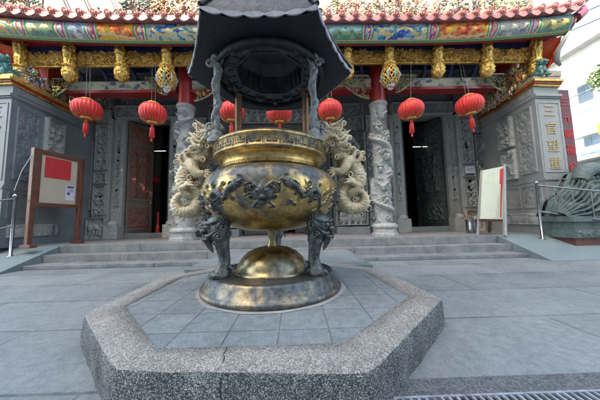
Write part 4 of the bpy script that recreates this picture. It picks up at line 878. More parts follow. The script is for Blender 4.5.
P = np.stack([XX, EY + .02 + .10 * np.sin(ZZ / .42 * PI) * -1 + (.42 - ZZ) * .35, 5.02 + ZZ * .88 + LF[None, :]], -1)
q = MB(); q.grid(P, 0, True, False, False, C); P2 = P.copy(); P2[..., 1] += .08; q.grid(P2, 0, True, False, False, np.full(C.shape, .2)); q.grid(np.stack([P[0], P2[0]]), 0, False, col=np.full((2, nx, 3), (.25, .03, .03)))
build(q, 'painted_frieze', 'paint', tp)
# eave tiles
q = MB(); n = 45; sp = 13.95 / n
G = []
for i in range(n * 12 + 1):
    x = -6.98 + 13.96 * i / (n * 12); ph = (i / 12) % 1; l = lift(x)
    zt = 5.60 + l + .05 * math.cos(ph * 2 * PI); drip = .20 + .0 * ph; d = .09 * math.sin(ph * PI) ** .8
    l -= .10; zt -= .10; G.append([(x, EY + .20, 5.50 + l), (x, EY - .03, 5.49 + l - d * .2), (x, EY - .11, 5.50 + l - d * .7), (x, EY - .12, 5.53 + l - d * .6), (x, EY - .105, zt - .03), (x, EY - .03, zt), (x, EY + .6, zt + .30)])
q.grid(np.array(G).transpose(1, 0, 2), 0, True)
et = build(q, 'eave_tiles', 'tile', tp)
q = MB()
for i in range(n + 1):
    x = -6.98 + sp * i * 1.0005; l = lift(x); z = 5.485 + l
    q.tube([(x, EY - .15, z), (x, EY + .65, z + .33)], .075, 12, cap=True)
    a = np.linspace(0, 2 * PI, 17); q.tube(np.stack([x + .06 * np.cos(a), np.full(17, EY - .158), z + .06 * np.sin(a)], 1), .012, 5)
    q.ell((x, EY - .155, z), (.03, .012, .03), 8, 5)
    # drip tongue between caps
    if i < n:
        xm = x + sp / 2; V = [(xm - sp * .42, EY - .12, z - .02), (xm + sp * .42, EY - .12, z - .02), (xm + sp * .36, EY - .13, z - .10), (xm + .05, EY - .14, z - .155), (xm, EY - .142, z - .17), (xm - .05, EY - .14, z - .155), (xm - sp * .36, EY - .13, z - .10)]
        V2 = [(a_, b_2 + .02, c2) for a_, b_2, c2 in V]; q.add(V + V2, [tuple(range(7)), tuple(range(13, 6, -1))] + [(k, (k + 1) % 7, (k + 1) % 7 + 7, k + 7) for k in range(7)])
build(q, 'tile_caps', 'tile', et)
q = MB(); G = np.array([[(x, EY + .08, 5.37 + lift(x)), (x, EY + .14, 5.36 + lift(x)), (x, EY + .6, 5.5 + lift(x) * .5), (x, 3.4, 5.55)] for x in np.linspace(-7, 7, 60)]).transpose(1, 0, 2); q.grid(G, 0, True)
G2 = G.copy(); G2[..., 2] += .03; q.grid(G2, 0, True)
build(q, 'eave_board', 'red', tp)
# roof behind
q = MB(); G = []
for i in range(301):
    x = -7 + 14 * i / 300; ph = (i % 6) / 6; w = .04 * math.cos(ph * 2 * PI); l = lift(x); G.append([(x, EY + .5, 5.85 + l + w), (x, 4.5, 6.35 + l * .4 + w), (x, 6.5, 7.3 + w), (x, 8.0, 8.2 + w), (x, 9.5, 7.5 + w), (x, 12.5, 5.9 + w)])
q.grid(np.array(G).transpose(1, 0, 2), 0, True); build(q, 'roof', 'roof', tp)
for sx in (-1, 1):
    q = MB(); q.add([(sx * 6.98, EY + .15, 5.4), (sx * 6.98, 12.5, 5.4), (sx * 6.98, 12.5, 5.9), (sx * 6.98, 8, 8.2), (sx * 6.98, 6.5, 7.3), (sx * 6.98, 4.5, 6.35), (sx * 6.98, EY + .5, 5.9)], [tuple(range(7))]); build(q, 'gable', 'redor', tp)
# eave corner: red boards and a curled blue-grey fin
for sx in (-1, 1):
    q = MB(); q.add([(sx * 6.85, 2.82, 5.2), (sx * 6.30, 3.2, 5.2), (sx * 6.30, 3.5, 4.6), (sx * 6.85, 3.5, 4.45), (sx * 6.80, 2.95, 4.7)], [(0, 1, 2), (0, 2, 3), (0, 3, 4)])
    q.box(*sorted((sx * 6.3, sx * 7.02)), 3.6, 4.2, 4.3, 5.4); build(q, 'corner_board', 'redor', tp)
    q = MB(); q.tube([(sx * 6.98, 2.80, 5.26), (sx * 6.88, 2.85, 5.05), (sx * 6.80, 2.92, 4.85), (sx * 6.80, 2.95, 4.66), (sx * 6.88, 2.95, 4.52)], [.10, .13, .14, .11, .05], 10, flat=.35); build(q, 'corner_fin', 'stone_l', tp)
    q = MB(); x = sx * 7.05
    q.tube([(sx * 6.85, EY, 5.72), (sx * 7.05, EY - .02, 5.83), (sx * 7.25, EY - .04, 5.93), (sx * 7.33, EY - .05, 5.97)], [.09, .09, .07, .02], 10); q.tube([(sx * 7.0, EY + .02, 5.50), (sx * 7.15, EY, 5.62), (sx * 7.22, EY, 5.78)], [.12, .11, .05], 10)
    build(q, 'eave_horn', 'tile_e', tp)

# ceramic figures on the eaves ---------------------------------------
def ceramics(name, x0, x1, y0, y1, z0, z1, n, pal, seed, size=(.04, .09), mt=None, parent=None):
    rng = random.Random(seed); q = MB()
    for _ in range(n):
        c = (rng.uniform(x0, x1), rng.uniform(y0, y1), z0 + (z1 - z0) * rng.random() ** 1.3); s = rng.uniform(*size); col = rng.choice(pal); t = rng.random()
        if t < .45:   # flower of petals
            for k in range(6):
                a = k / 6 * 2 * PI; R = rotm('Y', -a); q.ell((c[0] + s * .8 * math.cos(a), c[1] - rng.uniform(0, .02), c[2] + s * .8 * math.sin(a)), (s * .7, s * .2, s * .35), 7, 5, col=col, R=R)
        elif t < .75:
            aa = np.linspace(0, rng.uniform(3, 6), 10); R0 = s * rng.uniform(1, 1.8); r2 = R0 * (1 - .7 * aa / aa[-1]); a0 = rng.uniform(0, 6.28); q.tube(np.stack([c[0] + r2 * np.cos(a0 + aa), np.full(10, c[1]), c[2] + r2 * np.sin(a0 + aa)], 1), s * .28, 6, col=col)
        else:  # small robed figure
            q.ell((c[0], c[1], c[2]), (s * .6, s * .5, s * 1.3), 9, 6, col=col); q.ell((c[0], c[1] - s * .2, c[2] + s * 1.5), (s * .35, s * .35, s * .4), 8, 5, col=(.62, .5, .42))
            for d in (-1, 1): q.tube([(c[0] + d * s * .4, c[1], c[2] + s * .8), (c[0] + d * s * 1.1, c[1] - s * .3, c[2] + s * rng.uniform(.2, 1.4))], s * .2, 5, col=col)
    q.box(x0, x1, (y0 + y1) / 2 - .01, (y0 + y1) / 2 + .01, z0 - .03, z0 + .02, 0, pal[0]); return build(q, name, 'ceramic_sun' if name == 'ridge_figures' else 'ceramic', parent or tp)
P1 = [(.70, .66, .58), (.75, .70, .62), (.55, .30, .34), (.62, .42, .12), (.20, .40, .36), (.72, .68, .66)]
# stepped ridge walls rising over the eave (cream plaster with diagonal ridges) and the figures in front of them
q = MB()
for x0, x1, z1 in ((-7.0, -5.95, 6.4), (-5.9, -3.75, 6.6), (-3.70, 3.0, 6.7), (3.05, 6.25, 6.6)): q.box(x0, x1, 3.02, 3.2, 5.6, z1 + .5)
build(q, 'ridge_wall', 'cream', tp)
for x in (-5.75, -5.05, -4.55, -3.9, 3.6, 4.15, 4.6, 5.0):
    d = -1 if x < 0 else 1
    for o_ in (0, .07): q = MB(); q.tube([(x + o_ + d * .45, 2.95, 6.6), (x + o_ + d * .2, 2.93, 6.1), (x + o_, 2.86, 5.62)], .016, 6, col=(.25, .26, .33)); build(q, 'ridge_rib', 'ceramic', tp)
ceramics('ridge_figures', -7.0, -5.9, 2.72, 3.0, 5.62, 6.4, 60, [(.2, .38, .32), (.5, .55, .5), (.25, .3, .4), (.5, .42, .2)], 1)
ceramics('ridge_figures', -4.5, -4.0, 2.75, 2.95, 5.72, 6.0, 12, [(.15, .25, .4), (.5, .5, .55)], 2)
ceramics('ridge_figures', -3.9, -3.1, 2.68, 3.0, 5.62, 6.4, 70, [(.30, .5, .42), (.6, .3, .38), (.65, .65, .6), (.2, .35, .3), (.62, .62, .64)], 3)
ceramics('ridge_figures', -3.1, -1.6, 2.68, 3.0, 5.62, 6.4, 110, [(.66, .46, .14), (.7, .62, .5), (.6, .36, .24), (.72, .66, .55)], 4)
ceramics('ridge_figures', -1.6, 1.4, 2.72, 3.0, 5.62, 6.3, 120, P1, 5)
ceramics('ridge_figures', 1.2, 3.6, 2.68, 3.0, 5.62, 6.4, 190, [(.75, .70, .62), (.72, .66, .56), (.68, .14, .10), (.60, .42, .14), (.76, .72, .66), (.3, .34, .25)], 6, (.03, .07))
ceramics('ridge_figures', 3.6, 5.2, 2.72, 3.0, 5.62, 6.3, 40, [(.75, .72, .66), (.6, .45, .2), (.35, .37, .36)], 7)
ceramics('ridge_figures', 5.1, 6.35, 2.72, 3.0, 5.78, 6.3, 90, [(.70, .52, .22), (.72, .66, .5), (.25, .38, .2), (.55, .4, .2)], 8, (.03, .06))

# wing piers ----------------------------------------------------------
def pier(sx):
    A = np.array([6.16, 2.97] if sx > 0 else [-6.02, 2.66]); B = np.array([6.36, 4.28] if sx > 0 else [-6.10, 3.92]); F = np.array([6.84, 3.02] if sx > 0 else [-6.72, 2.71]); Gp = np.array([sx * 8.2, 3.3]); mm = 'stone_p' if sx < 0 else 'stone_w'
    base = [A, F, (sx * 6.98, 3.35 if sx > 0 else 3.1), (sx * 7.1, 4.9), (B[0], 4.9), B]
    if sx < 0: base = base[::-1]
    def off(pl, d):
        c = np.array([sx * 6.65, 3.9]); return [tuple(np.array(p) + (c - np.array(p)) / np.linalg.norm(c - np.array(p)) * -d) for p in pl]
    q = MB(); q.prism(off(base, .03), PZ, 1.66); q.prism(off(base, .0), 1.74, 3.70); q.prism(off(base, -.01), 3.80, 4.0)
    o = build(q, 'wing_pier', mm, tp)
    for zs in (((.07, PZ, PZ + .16),), ((.055, 1.662, 1.70), (.03, 1.70, 1.739)), ((.03, 3.702, 3.735), (.06, 3.735, 3.798))):
        q = MB()
        for w0, za, zb in zs: q.prism(off(base, w0), za, zb)
        build(q, 'moulding', mm, o, bevel=.008)
    q = MB(); q.prism(off(base, .04), 4.002, 4.05, 0); q.prism(off(base, .08), 4.05, 4.09, 1); q.prism(off(base, .12), 4.09, 4.15, 0); q.prism(off(base, .05), 4.15, 4.24, 2)
    build(q, 'cornice', ['gold', 'red', 'gold_d' if sx < 0 else 'cream'], o, bevel=.006)
    # inner face: carved panel in the rear half, smooth inscribed panel in front
    d = (B - A) / np.linalg.norm(B - A); uxv = (d[0], d[1], 0) if sx > 0 else (-d[0], -d[1], 0)
    def face(mb, s0, s1, z0, z1, seed, st, dep):
        p0 = A + d * s0 if sx > 0 else A + d * s1
        n2 = np.cross(np.array(uxv), (0, 0, 1)); rm = relief(s1 - s0, z1 - z0, seed, st, dep, .018, .03)
        inward = np.array([-sx, 0, 0]); nn = n2 if n2 @ inward > 0 else -n2
        P = np.array([p0[0], p0[1], z0]) + nn * .003 + rm.X[None, :, None] * np.array(uxv) + rm.Z[:, None, None] * np.array([0, 0, 1]) + rm.H[..., None] * nn; mb.grid(P)
    for args, nm, mq in (((.72, 1.18, 1.82, 2.66, 41 + sx, 'dragon', .07), 'pier_carving', 1), ((.72, 1.18, 2.72, 3.60, 44 + sx, 'figures', .085), 'pier_carving', 1), ((.10, 1.2, PZ + .2, PZ + .50, 47, 'beast', .05), 'pier_carving', 1), ((.12, .60, 1.88, 3.56, 91 + sx, 'scroll', .024), 'pier_panel', 0), ((.70, 1.2, PZ + .62, 1.60, 55, 'scroll', .022), 'pier_panel', 0), ((.06, .64, PZ + .62, 1.60, 57, 'scroll', .020), 'pier_panel', 0), ((.1, 1.1, 3.82, 3.98, 58, 'fine', .008), 'pier_panel', 0)):
        q = MB(); face(q, *args); build(q, nm, ('stone_l' if sx > 0 else 'stone') if mq else mm, o)
    # gold inscription on the front face
    q = MB(); fx = (F - A) / np.linalg.norm(F - A); fx3 = np.array([fx[0], fx[1], 0]) * sx; ctr = (A + F) / 2; nrm = np.cross(fx3, (0, 0, 1))
    P4 = lambda u, z, t: np.array([ctr[0], ctr[1], z]) + fx3 * u + nrm * t
    for (u0, u1, z0, z1) in ((-.29, -.27, 1.85, 3.6), (.27, .29, 1.85, 3.6), (-.27, .27, 1.85, 1.87), (-.27, .27, 3.58, 3.6)):
        V = [P4(u, z, t) for u in (u0, u1) for t in (.001, .012) for z in (z0, z1)]; q.add(V, [(0, 1, 3, 2), (4, 6, 7, 5), (0, 4, 5, 1), (2, 3, 7, 6), (0, 2, 6, 4), (1, 5, 7, 3)])
    build(q, 'pier_frame', mm, o)
    for ch, z in zip('三官望重', (3.36, 2.92, 2.48, 2.05)): q = MB(); add_text(q, ch, .33, P4(0, z, .008), fx3, (0, 0, 1), .006); build(q, 'gold_character', 'gold_i', o)
    return o
pr_, pl_ = pier(1), pier(-1)
# figures sitting on the pier tops
rng = random.Random(8)
def lion(x, y, z, s, col, name='ceramic_lion', parent=None):
    q = MB(); E_ = lambda c, r, **k: q.ell((x + c[0] * s, y + c[1] * s, z + c[2] * s), tuple(a * s for a in r), 12, 8, col=col, **k)
    E_((0, .1, .35), (.26, .40, .28)); E_((0, -.16, .50), (.24, .22, .30)); E_((0, -.28, .86), (.22, .22, .21)); E_((0, -.48, .80), (.13, .10, .10)); E_((0, -.44, .70), (.10, .08, .04))
    for d in (-1, 1):
        E_((d * .16, -.30, .2), (.08, .10, .24)); E_((d * .16, -.40, .04), (.09, .13, .05)); E_((d * .22, .30, .14), (.10, .24, .14)); E_((d * .10, -.46, .90), (.04, .03, .04)); E_((d * .19, -.22, 1.03), (.05, .04, .07))
        for k in range(5): E_((d * (.22 - .02 * k), -.2 + .05 * k, .98 - .13 * k), (.07, .07, .07))
    for k in range(6): E_((.05 * math.sin(k), .45 + .02 * k, .35 + .11 * k), (.09 - .008 * k, .08, .08))
    return build(q, name, 'ceramic', parent or tp)
lion(6.42, 3.05, 4.24, .42, (.10, .28, .27)); lion(-6.4, 2.85, 4.24, .5, (.08, .30, .32)); lion(-7.0, 3.1, 4.24, .5, (.08, .30, .32))
ceramics('pier_top_figures', 6.05, 6.5, 3.25, 4.4, 4.22, 4.85, 230, [(.70, .48, .14), (.72, .6, .4), (.66, .16, .08), (.72, .68, .5), (.7, .45, .12)], 9, (.035, .08), parent=pr_)
ceramics('pier_top_figures', -6.5, -5.95, 2.9, 4.0, 4.22, 4.6, 160, [(.62, .22, .30), (.12, .35, .14), (.5, .32, .10), (.15, .28, .55), (.5, .38, .2)], 10, (.03, .07), parent=pl_)
ceramics('pier_top_figures', 6.0, 6.22, 3.5, 4.5, 4.1, 4.35, 120, [(.70, .62, .52), (.66, .42, .36), (.70, .5, .2)], 19, (.04, .08), parent=pr_)

# pencilled small plate on the carved pillar, right
q = MB(); q.box(5.62, 5.92, YW - .22, YW - .205, 2.20, 2.42); o = build(q, 'notice_plate', 'paperw', None, 'small pale plate hung on the carved stone pillar right of the right doorway', 'notice', loc=(5.77, YW - .21, 2.2))
q = MB(); q.box(5.66, 5.88, YW - .224, YW - .2205, 2.33, 2.345); q.box(5.66, 5.84, YW - .224, YW - .2205, 2.28, 2.29); build(q, 'lettering', 'ink', o)

# ------------------------------------------------------------------ lanterns
def lantern(label, x, z):
    t = thing('red_lantern', label, 'lantern', (x, 3.2, z), 'red lanterns hanging under the temple eaves')
    R = .315; H = .235; rg = random.Random(int(x * 50)); R *= rg.uniform(.96, 1.04); H *= rg.uniform(.96, 1.06); n = 24
    q = MB(); pr = [(R * math.cos(a) ** .72 if a < 1.5 else .11, H * math.sin(a)) for a in np.linspace(-1.25, 1.25, 17)]
    mod = lambda th, z_: 1 - .045 * np.abs(np.cos(th * n / 2)) ** 3
    q.lathe(pr, (x, 3.2, z), 144, mod=mod); sh = build(q, 'lantern_shade', 'silk', t)
    q = MB(); q.lathe([(.13, H * .93), (.14, H * .96), (.135, H * 1.05), (.08, H * 1.07)], (x, 3.2, z), 36); build(q, 'gold_collar', 'gold', t); q = MB(); q.lathe([(.07, -H * 1.12), (.11, -H * 1.09), (.125, -H * .97), (.125, -H * .93)], (x, 3.2, z), 36)
    build(q, 'gold_collar', 'gold', t)
    q = MB()   # printed gold fringe round the lower half
    for k in range(24):
        a = (k + .5) / 24 * 2 * PI; pts = []
        for u, e in ((0, 0), (.4, .06), (.7, 0), (1, .05)):
            ph = -1.1 + u * .42; r = R * math.cos(ph) ** .72 + .004; pts.append((x + r * math.cos(a + e), 3.2 + r * math.sin(a + e), z + H * math.sin(ph)))
        q.tube(pts, .005, 5)
    build(q, 'gold_pattern', 'gold', sh)
    q = MB(); q.tube([(x, 3.2, z - H * 1.1), (x, 3.2, z - H * 1.1 - .08)], .03, 10); q.lathe([(.03, -H * 1.1 - .34), (.062, -H * 1.1 - .33), (.05, -H * 1.1 - .16), (.055, -H * 1.1 - .12), (.03, -H * 1.1 - .08)], (x, 3.2, z), 28, mod=lambda th, z_: 1 + .1 * np.sin(th * 14)); q.tube([(x, 3.2, z - H * 1.1 - .34), (x + .01, 3.2, z - H * 1.1 - .44)], .02, 8)
    build(q, 'tassel', 'silk', t)
    q = MB(); q.tube([(x - .05, 3.2, z + H), (x - .05, 3.22, z + .6), (x - .04, 3.25, 4.80)], .0035, 6); q.tube([(x + .05, 3.2, z + H), (x + .05, 3.22, z + .6), (x + .04, 3.25, 4.80)], .0035, 6); build(q, 'cord', 'frame', t); t.rotation_euler = (rg.uniform(-.03, .03), rg.uniform(-.05, .05), rg.uniform(0, 6))
    return t
lantern('red ribbed lantern hanging leftmost above the notice board', -4.85, 3.68)
lantern('red ribbed lantern hanging in front of the left side doorway', -3.24, 3.56)
lantern('red lantern seen left behind the brown rear post of the canopy', -1.30, 3.56)
lantern('red lantern in the middle, directly above the rim of the incense burner', -.12, 3.52)
lantern('red lantern just right of the right carved post of the canopy', 1.15, 3.57)
lantern('red ribbed lantern hanging in front of the right side doorway', 3.2, 3.56)
lantern('red ribbed lantern hanging rightmost beside the right pier', 4.70, 3.66)
il = thing('small_lantern', 'small red lantern glimpsed inside the dark left doorway', 'lantern', (-4.85, 6.0, 2.4))
q = MB(); q.lathe([(.001, 2.27), (.08, 2.28), (.17, 2.36), (.18, 2.42), (.15, 2.50), (.08, 2.55), (.001, 2.56)], (-4.85, 6.0, 0), 28); build(q, 'lantern_shade', 'silk', il)
q = MB(); q.tube([(-4.85, 6, 2.56), (-4.85, 6, 5.6)], .006, 5); q.tube([(-4.85, 6, 2.27), (-4.85, 6, 2.0)], [.02, .035], 8); build(q, 'cord', 'silk', il)
q = MB(); q.lathe([(.10, PZ), (.12, PZ + .02), (.05, PZ + .25), (.045, PZ + .40), (.02, PZ + .42)], (-4.30, 5.35, 0), 20); q.tube([(-4.3, 5.35, .8), (-4.3, 5.35, 1.2)], .03, 8)
build(q, 'red_cone', 'silk', None, 'small red cone standing in the left doorway by the door leaf', 'cone', loc=(-4.30, 5.35, PZ))

# ------------------------------------------------------------------ notice board (left)
nb = thing('notice_board', 'dark red wooden notice board with a red paper sheet in front of the left pier', 'notice board', (-5.28, 3.05, PZ))
A = np.array([-5.36, 2.62, 0]); B = np.array([-5.20, 3.52, 0]); d = (B - A) / np.linalg.norm(B - A); nn = np.array([d[1], -d[0], 0]); Lb = np.linalg.norm(B - A)
def nbox(mb, u0, u1, z0, z1, t0, t1):
    V = [A + d * u + nn * t + np.array([0, 0, z]) for u in (u0, u1) for t in (t0, t1) for z in (z0, z1)]; mb.add(V, [(0, 1, 3, 2), (4, 6, 7, 5), (0, 4, 5, 1), (2, 3, 7, 6), (0, 2, 6, 4), (1, 5, 7, 3)])
for u in (-.05, Lb - .04):
    q = MB(); nbox(q, u, u + .09, PZ, 2.53, -.045, .045); build(q, 'post', 'wood', nb, bevel=.006)
    q = MB(); nbox(q, u - .02, u + .11, PZ, PZ + .07, -.13, .15); build(q, 'foot', 'wood', nb, bevel=.01)
q = MB(); nbox(q, .04, Lb - .04, 2.42, 2.52, -.03, .035); nbox(q, .04, Lb - .04, 1.26, 1.35, -.03, .035); nbox(q, .04, .10, 1.35, 2.42, -.03, .035); nbox(q, Lb - .10, Lb - .04, 1.35, 2.42, -.03, .035); build(q, 'frame', 'wood', nb, bevel=.005)
q = MB(); nbox(q, .10, Lb - .10, 1.35, 2.42, -.01, .012); build(q, 'board', 'tan', nb)
q = MB(); nbox(q, .17, .68, 1.92, 2.39, .012, .016); rp_ = build(q, 'red_sheet', 'paperr', nb)
q = MB()
rng = random.Random(2)
for i in range(4):
    for j in range(6):
        u = .22 + i * .12 + rng.uniform(-.01, .01); z = 1.98 + j * .065; nbox(q, u, u + rng.uniform(.03, .07), z, z + .008, .016, .018)
        if rng.random() < .5: nbox(q, u + .02, u + .028, z - .02, z + .03, .016, .018)
build(q, 'faint_print', 'redl', rp_)
q = MB(); nbox(q, .60, .78, 1.45, 1.80, .012, .016); wp = build(q, 'white_notice', 'paperw', nb)
q = MB(); nbox(q, .62, .76, 1.74, 1.785, .016, .018); nbox(q, .63, .68, 1.57, 1.63, .016, .018)
for z in (1.70, 1.67, 1.64): nbox(q, .64, .755, z, z + .01, .016, .018)
build(q, 'printed_marks', 'ink', wp)
q = MB(); q.tube([(-5.34, 2.60, 2.50), (-5.48, 2.50, 2.0), (-5.55, 2.46, 1.58)], .006, 6); build(q, 'rope', 'paperw', None, 'thin pale cord running from the notice board down to the left rail post', 'cord', loc=(-5.34, 2.6, 2.5))

# ------------------------------------------------------------------ leaning sign board (right)
lb = thing('sign_board', 'cream sign board with a red stripe leaning on its stand before the right pier', 'sign board', (4.95, 3.15, PZ))
BL, BR = np.array([4.58, 3.00, .78]), np.array([5.20, 3.12, .76]); TL, TR = np.array([4.92, 3.22, 1.98]), np.array([5.56, 3.34, 2.10]); nrm = np.cross(BR - BL, TL - BL); nrm /= np.linalg.norm(nrm)
def qd(mb, u0, u1, v0, v1, t0, t1):
    f = lambda u, v: BL + (BR - BL) * u + (TL - BL) * v + (TR - BR - TL + BL) * u * v
    V = [f(u, v) + nrm * t for u in (u0, u1) for t in (t0, t1) for v in (v0, v1)]; mb.add(V, [(0, 1, 3, 2), (4, 6, 7, 5), (0, 4, 5, 1), (2, 3, 7, 6), (0, 2, 6, 4), (1, 5, 7, 3)])
q = MB(); qd(q, 0, 1, 0, 1, -.03, 0); bo = build(q, 'board', 'signc', lb)
q = MB(); qd(q, .87, .93, .03, .97, 0, .004); qd(q, .80, .97, .66, .95, 0, .006); build(q, 'red_stripe', 'paperr', bo)
q = MB(); rng = random.Random(6)
for c in range(3):
    for r in range(6):
        u = .2 + c * .2; v = .12 + r * .14
        for _ in range(3): a = rng.uniform(0, .08); qd(q, u + a, u + a + .015, v, v + .07, 0, .002); b2 = rng.uniform(0, .06); qd(q, u, u + .1, v + b2, v + b2 + .008, 0, .002)
build(q, 'faded_lettering', 'signg', bo)
for nm, p0, p1 in (('leg', TR + (.03, .02, .04), np.array([4.98, 2.86, PZ])), ('leg', TL + (0, .05, 0), np.array([4.66, 3.25, PZ])), ('back_leg', (TL + TR) / 2 + (0, .04, 0), np.array([5.5, 3.9, PZ]))):
    q = MB(); q.tube([p0, (p0 + p1) / 2, p1], .035, 4, smooth=False); build(q, nm, 'stone_w' if nm == 'leg' else 'wood', lb)
q = MB(); q.tube([BL + (-.02, .03, -.03), BR + (.02, .03, -.03)], .03, 4, smooth=False); build(q, 'cross_bar', 'wood', lb)
# bucket
bk = thing('metal_bucket', 'small metal canister with sticks standing at the foot of the carved pillar', 'bucket', (5.02, 3.9, PZ))
q = MB(); q.lathe([(.10, PZ), (.115, PZ + .01), (.125, PZ + .12), (.122, PZ + .13), (.128, PZ + .26), (.124, PZ + .27), (.13, PZ + .36), (.135, PZ + .37), (.115, PZ + .37), (.105, PZ + .05)], (5.02, 3.9, 0), 32); build(q, 'can', 'steel', bk)
q = MB(); a = np.linspace(0, PI, 14); q.tube(np.stack([5.02 + .125 * np.cos(a), np.full(14, 3.84), PZ + .36 + .06 * np.sin(a)], 1), .005, 6); build(q, 'handle', 'steel', bk)
q = MB()
for k in range(4): q.tube([(5.02 + .03 * k - .05, 3.9, PZ + .1), (5.02 + .05 * k - .09, 3.88, PZ + .62 - .04 * k)], .010, 6)
build(q, 'sticks', 'wood', bk)

# ------------------------------------------------------------------ handrails
def rail(name, label, posts, h, gap):
    t = thing(name, label, 'handrail', tuple(posts[0]))
    ps = [np.array(p, float) for p in posts]
    for i, p in enumerate(ps):
        q = MB(); q.lathe([(.05, 0), (.05, .012), (.026, .02), (.026, h), (.04, h + .005), (.042, h + .03), (.03, h + .06), (.012, h + .075), (.001, h + .078)], tuple(p), 20); build(q, 'post', 'steel', t)
    q = MB()
    for z in (h - .03, gap): q.tube([p + (0, 0, z) for p in ps], .019, 12)
    build(q, 'rails', 'steel', t)
    for a, b in zip(ps[:-1], ps[1:]):
        L_ = np.linalg.norm(b - a); n = int(L_ / .22)
        for k in range(1, n):
            p = a + (b - a) * k / n; q = MB(); q.tube([p + (0, 0, gap), p + (0, 0, h - .03)], .009, 8); build(q, 'baluster', 'steel', t)
    return t
rail('handrail', 'stainless steel handrail running down the right ramp', [(5.72, 2.75, .30), (6.60, 2.16, .05), (7.4, 1.62, .0)], 1.24, .62)
rail('handrail', 'stainless steel handrail at the far left edge beside the left ramp', [(-5.62, 2.55, .23), (-5.95, 1.6, .0), (-6.3, .7, .0)], 1.22, .62)

# ------------------------------------------------------------------ stone beast on pedestal, right
bs = thing('stone_beast', 'dark green carved stone beast crouching on a moulded pedestal right of the right pier', 'sculpture', (7.0, 2.72, 0))
q = MB(); q.box(6.02, 8.6, 2.38, 3.02, .10, .34); build(q, 'red_base', 'redbase', bs, bevel=.01)
q = MB(); q.box(5.98, 8.6, 2.34, 3.0, .342, .52); q.box(6.02, 8.6, 2.38, 3.0, .52, .68); q.box(5.96, 8.6, 2.32, 3.0, .68, .80)
relief_panel(q, (6.0, 2.335, .36), UX, 2.4, .15, 5, 'fine', .02, .015, 0); build(q, 'pedestal', 'beast', bs, bevel=.02)
n, m_ = 260, 120; u = np.linspace(0, 1, n); G = np.zeros((m_, n, 3))
def bh(x):  # height of the back along x
    return np.interp(x, [5.9, 6.0, 6.15, 6.35, 6.6, 6.8, 7.2, 7.8, 8.5], [.02, .30, .46, .62, 1.05, 1.02, 1.10, 1.2, .9])
bh0 = bh; bh = lambda x: bh0(x) * .88
rng = random.Random(14); xs = 5.92 + u * 2.6; bm2 = RM(2.6, 1.25, .011)
for k in range(12):   # long flowing folds and mane curls
    z0 = .05 + k * .1; bm2.stroke([(0 + .03 * k, z0), (.6, z0 + rng.uniform(-.04, .10)), (1.4, z0 + rng.uniform(-.1, .1)), (2.5, z0 + rng.uniform(-.1, .1))], .05, .035, .07, .06, 50)
for _ in range(420): bm2.curl(rng.uniform(0, 2.6), rng.uniform(0, 1.2), rng.uniform(.03, .08), rng.uniform(0, 6), rng.choice((-1, 1)), .016, .11)
for k in range(9): z0 = .1 + k * .12; bm2.stroke([(0, z0 - .1), (.5, z0), (1.2, z0 + .16), (2.5, z0 + .22)], .03, .05, .13, .12, 25)
bm2.dot(.28, .32, .09, .16); bm2.dot(.30, .34, .03, .2); bm2.stroke([(.02, .22), (.2, .18), (.5, .2)], .035, .03, .14, .1)
n, m_ = bm2.nx, bm2.nz; v = np.linspace(0, 1, m_)
G = np.zeros((m_, n, 3))
for j in range(n):
    x = 5.94 + bm2.X[j]; Hx = float(bh(x)); a = v * PI * .62; prz = np.sin(np.clip(v * PI * .5 * 1.0, 0, PI / 2)); yy = 2.42 + (1 - np.cos(v * PI / 2)) * .42; zz = .80 + Hx * prz
    ny, nz1 = -np.cos(v * PI / 2), np.sin(v * PI / 2); hh = bm2.H[:, j] * min(1, (x - 5.93) * 4)
    G[:, j, 0] = x; G[:, j, 1] = yy + ny * hh; G[:, j, 2] = zz + nz1 * hh
q = MB(); q.grid(G, 0, True); Bk = G.copy(); Bk[..., 1] = 2.9 + (2.9 - G[..., 1]) * .3; q.grid(Bk, 0, True, flip=True)
q.tube([(6.55, 2.6, 1.58), (6.7, 2.62, 1.80), (6.9, 2.65, 1.84), (7.2, 2.7, 1.78)], [.12, .17, .16, .12], 14)
for _ in range(60):
    x = rng.uniform(6.5, 7.6); aa = np.linspace(0, 5, 10); R0 = rng.uniform(.03, .07); r2 = R0 * (1 - .7 * aa / 5); z = .80 + float(bh(x)) + rng.uniform(-.12, .1); q.tube(np.stack([x + r2 * np.cos(aa), np.full(10, 2.55 + rng.uniform(-.05, .1)), z + r2 * np.sin(aa)], 1), R0 * .3, 6)
build(q, 'carved_body', 'beast', bs)

# red couplet pillar behind the right pier
cp_ = thing('couplet_board', 'tall dark red board with bright red characters just behind the right pier', 'sign', (7.38, 3.1, PZ))
q = MB(); q.box(7.06, 7.35, 3.22, 3.30, PZ + .3, 4.05); build(q, 'board', 'couplet', cp_, bevel=.01)
for ch, z in zip('三元賜福合安', (3.70, 3.28, 2.86, 2.44, 2.02, 1.60)): q = MB(); add_text(q, ch, .25, (7.205, 3.215, z), (1, 0, 0), (0, 0, 1), .006); build(q, 'character', 'paperr', cp_)

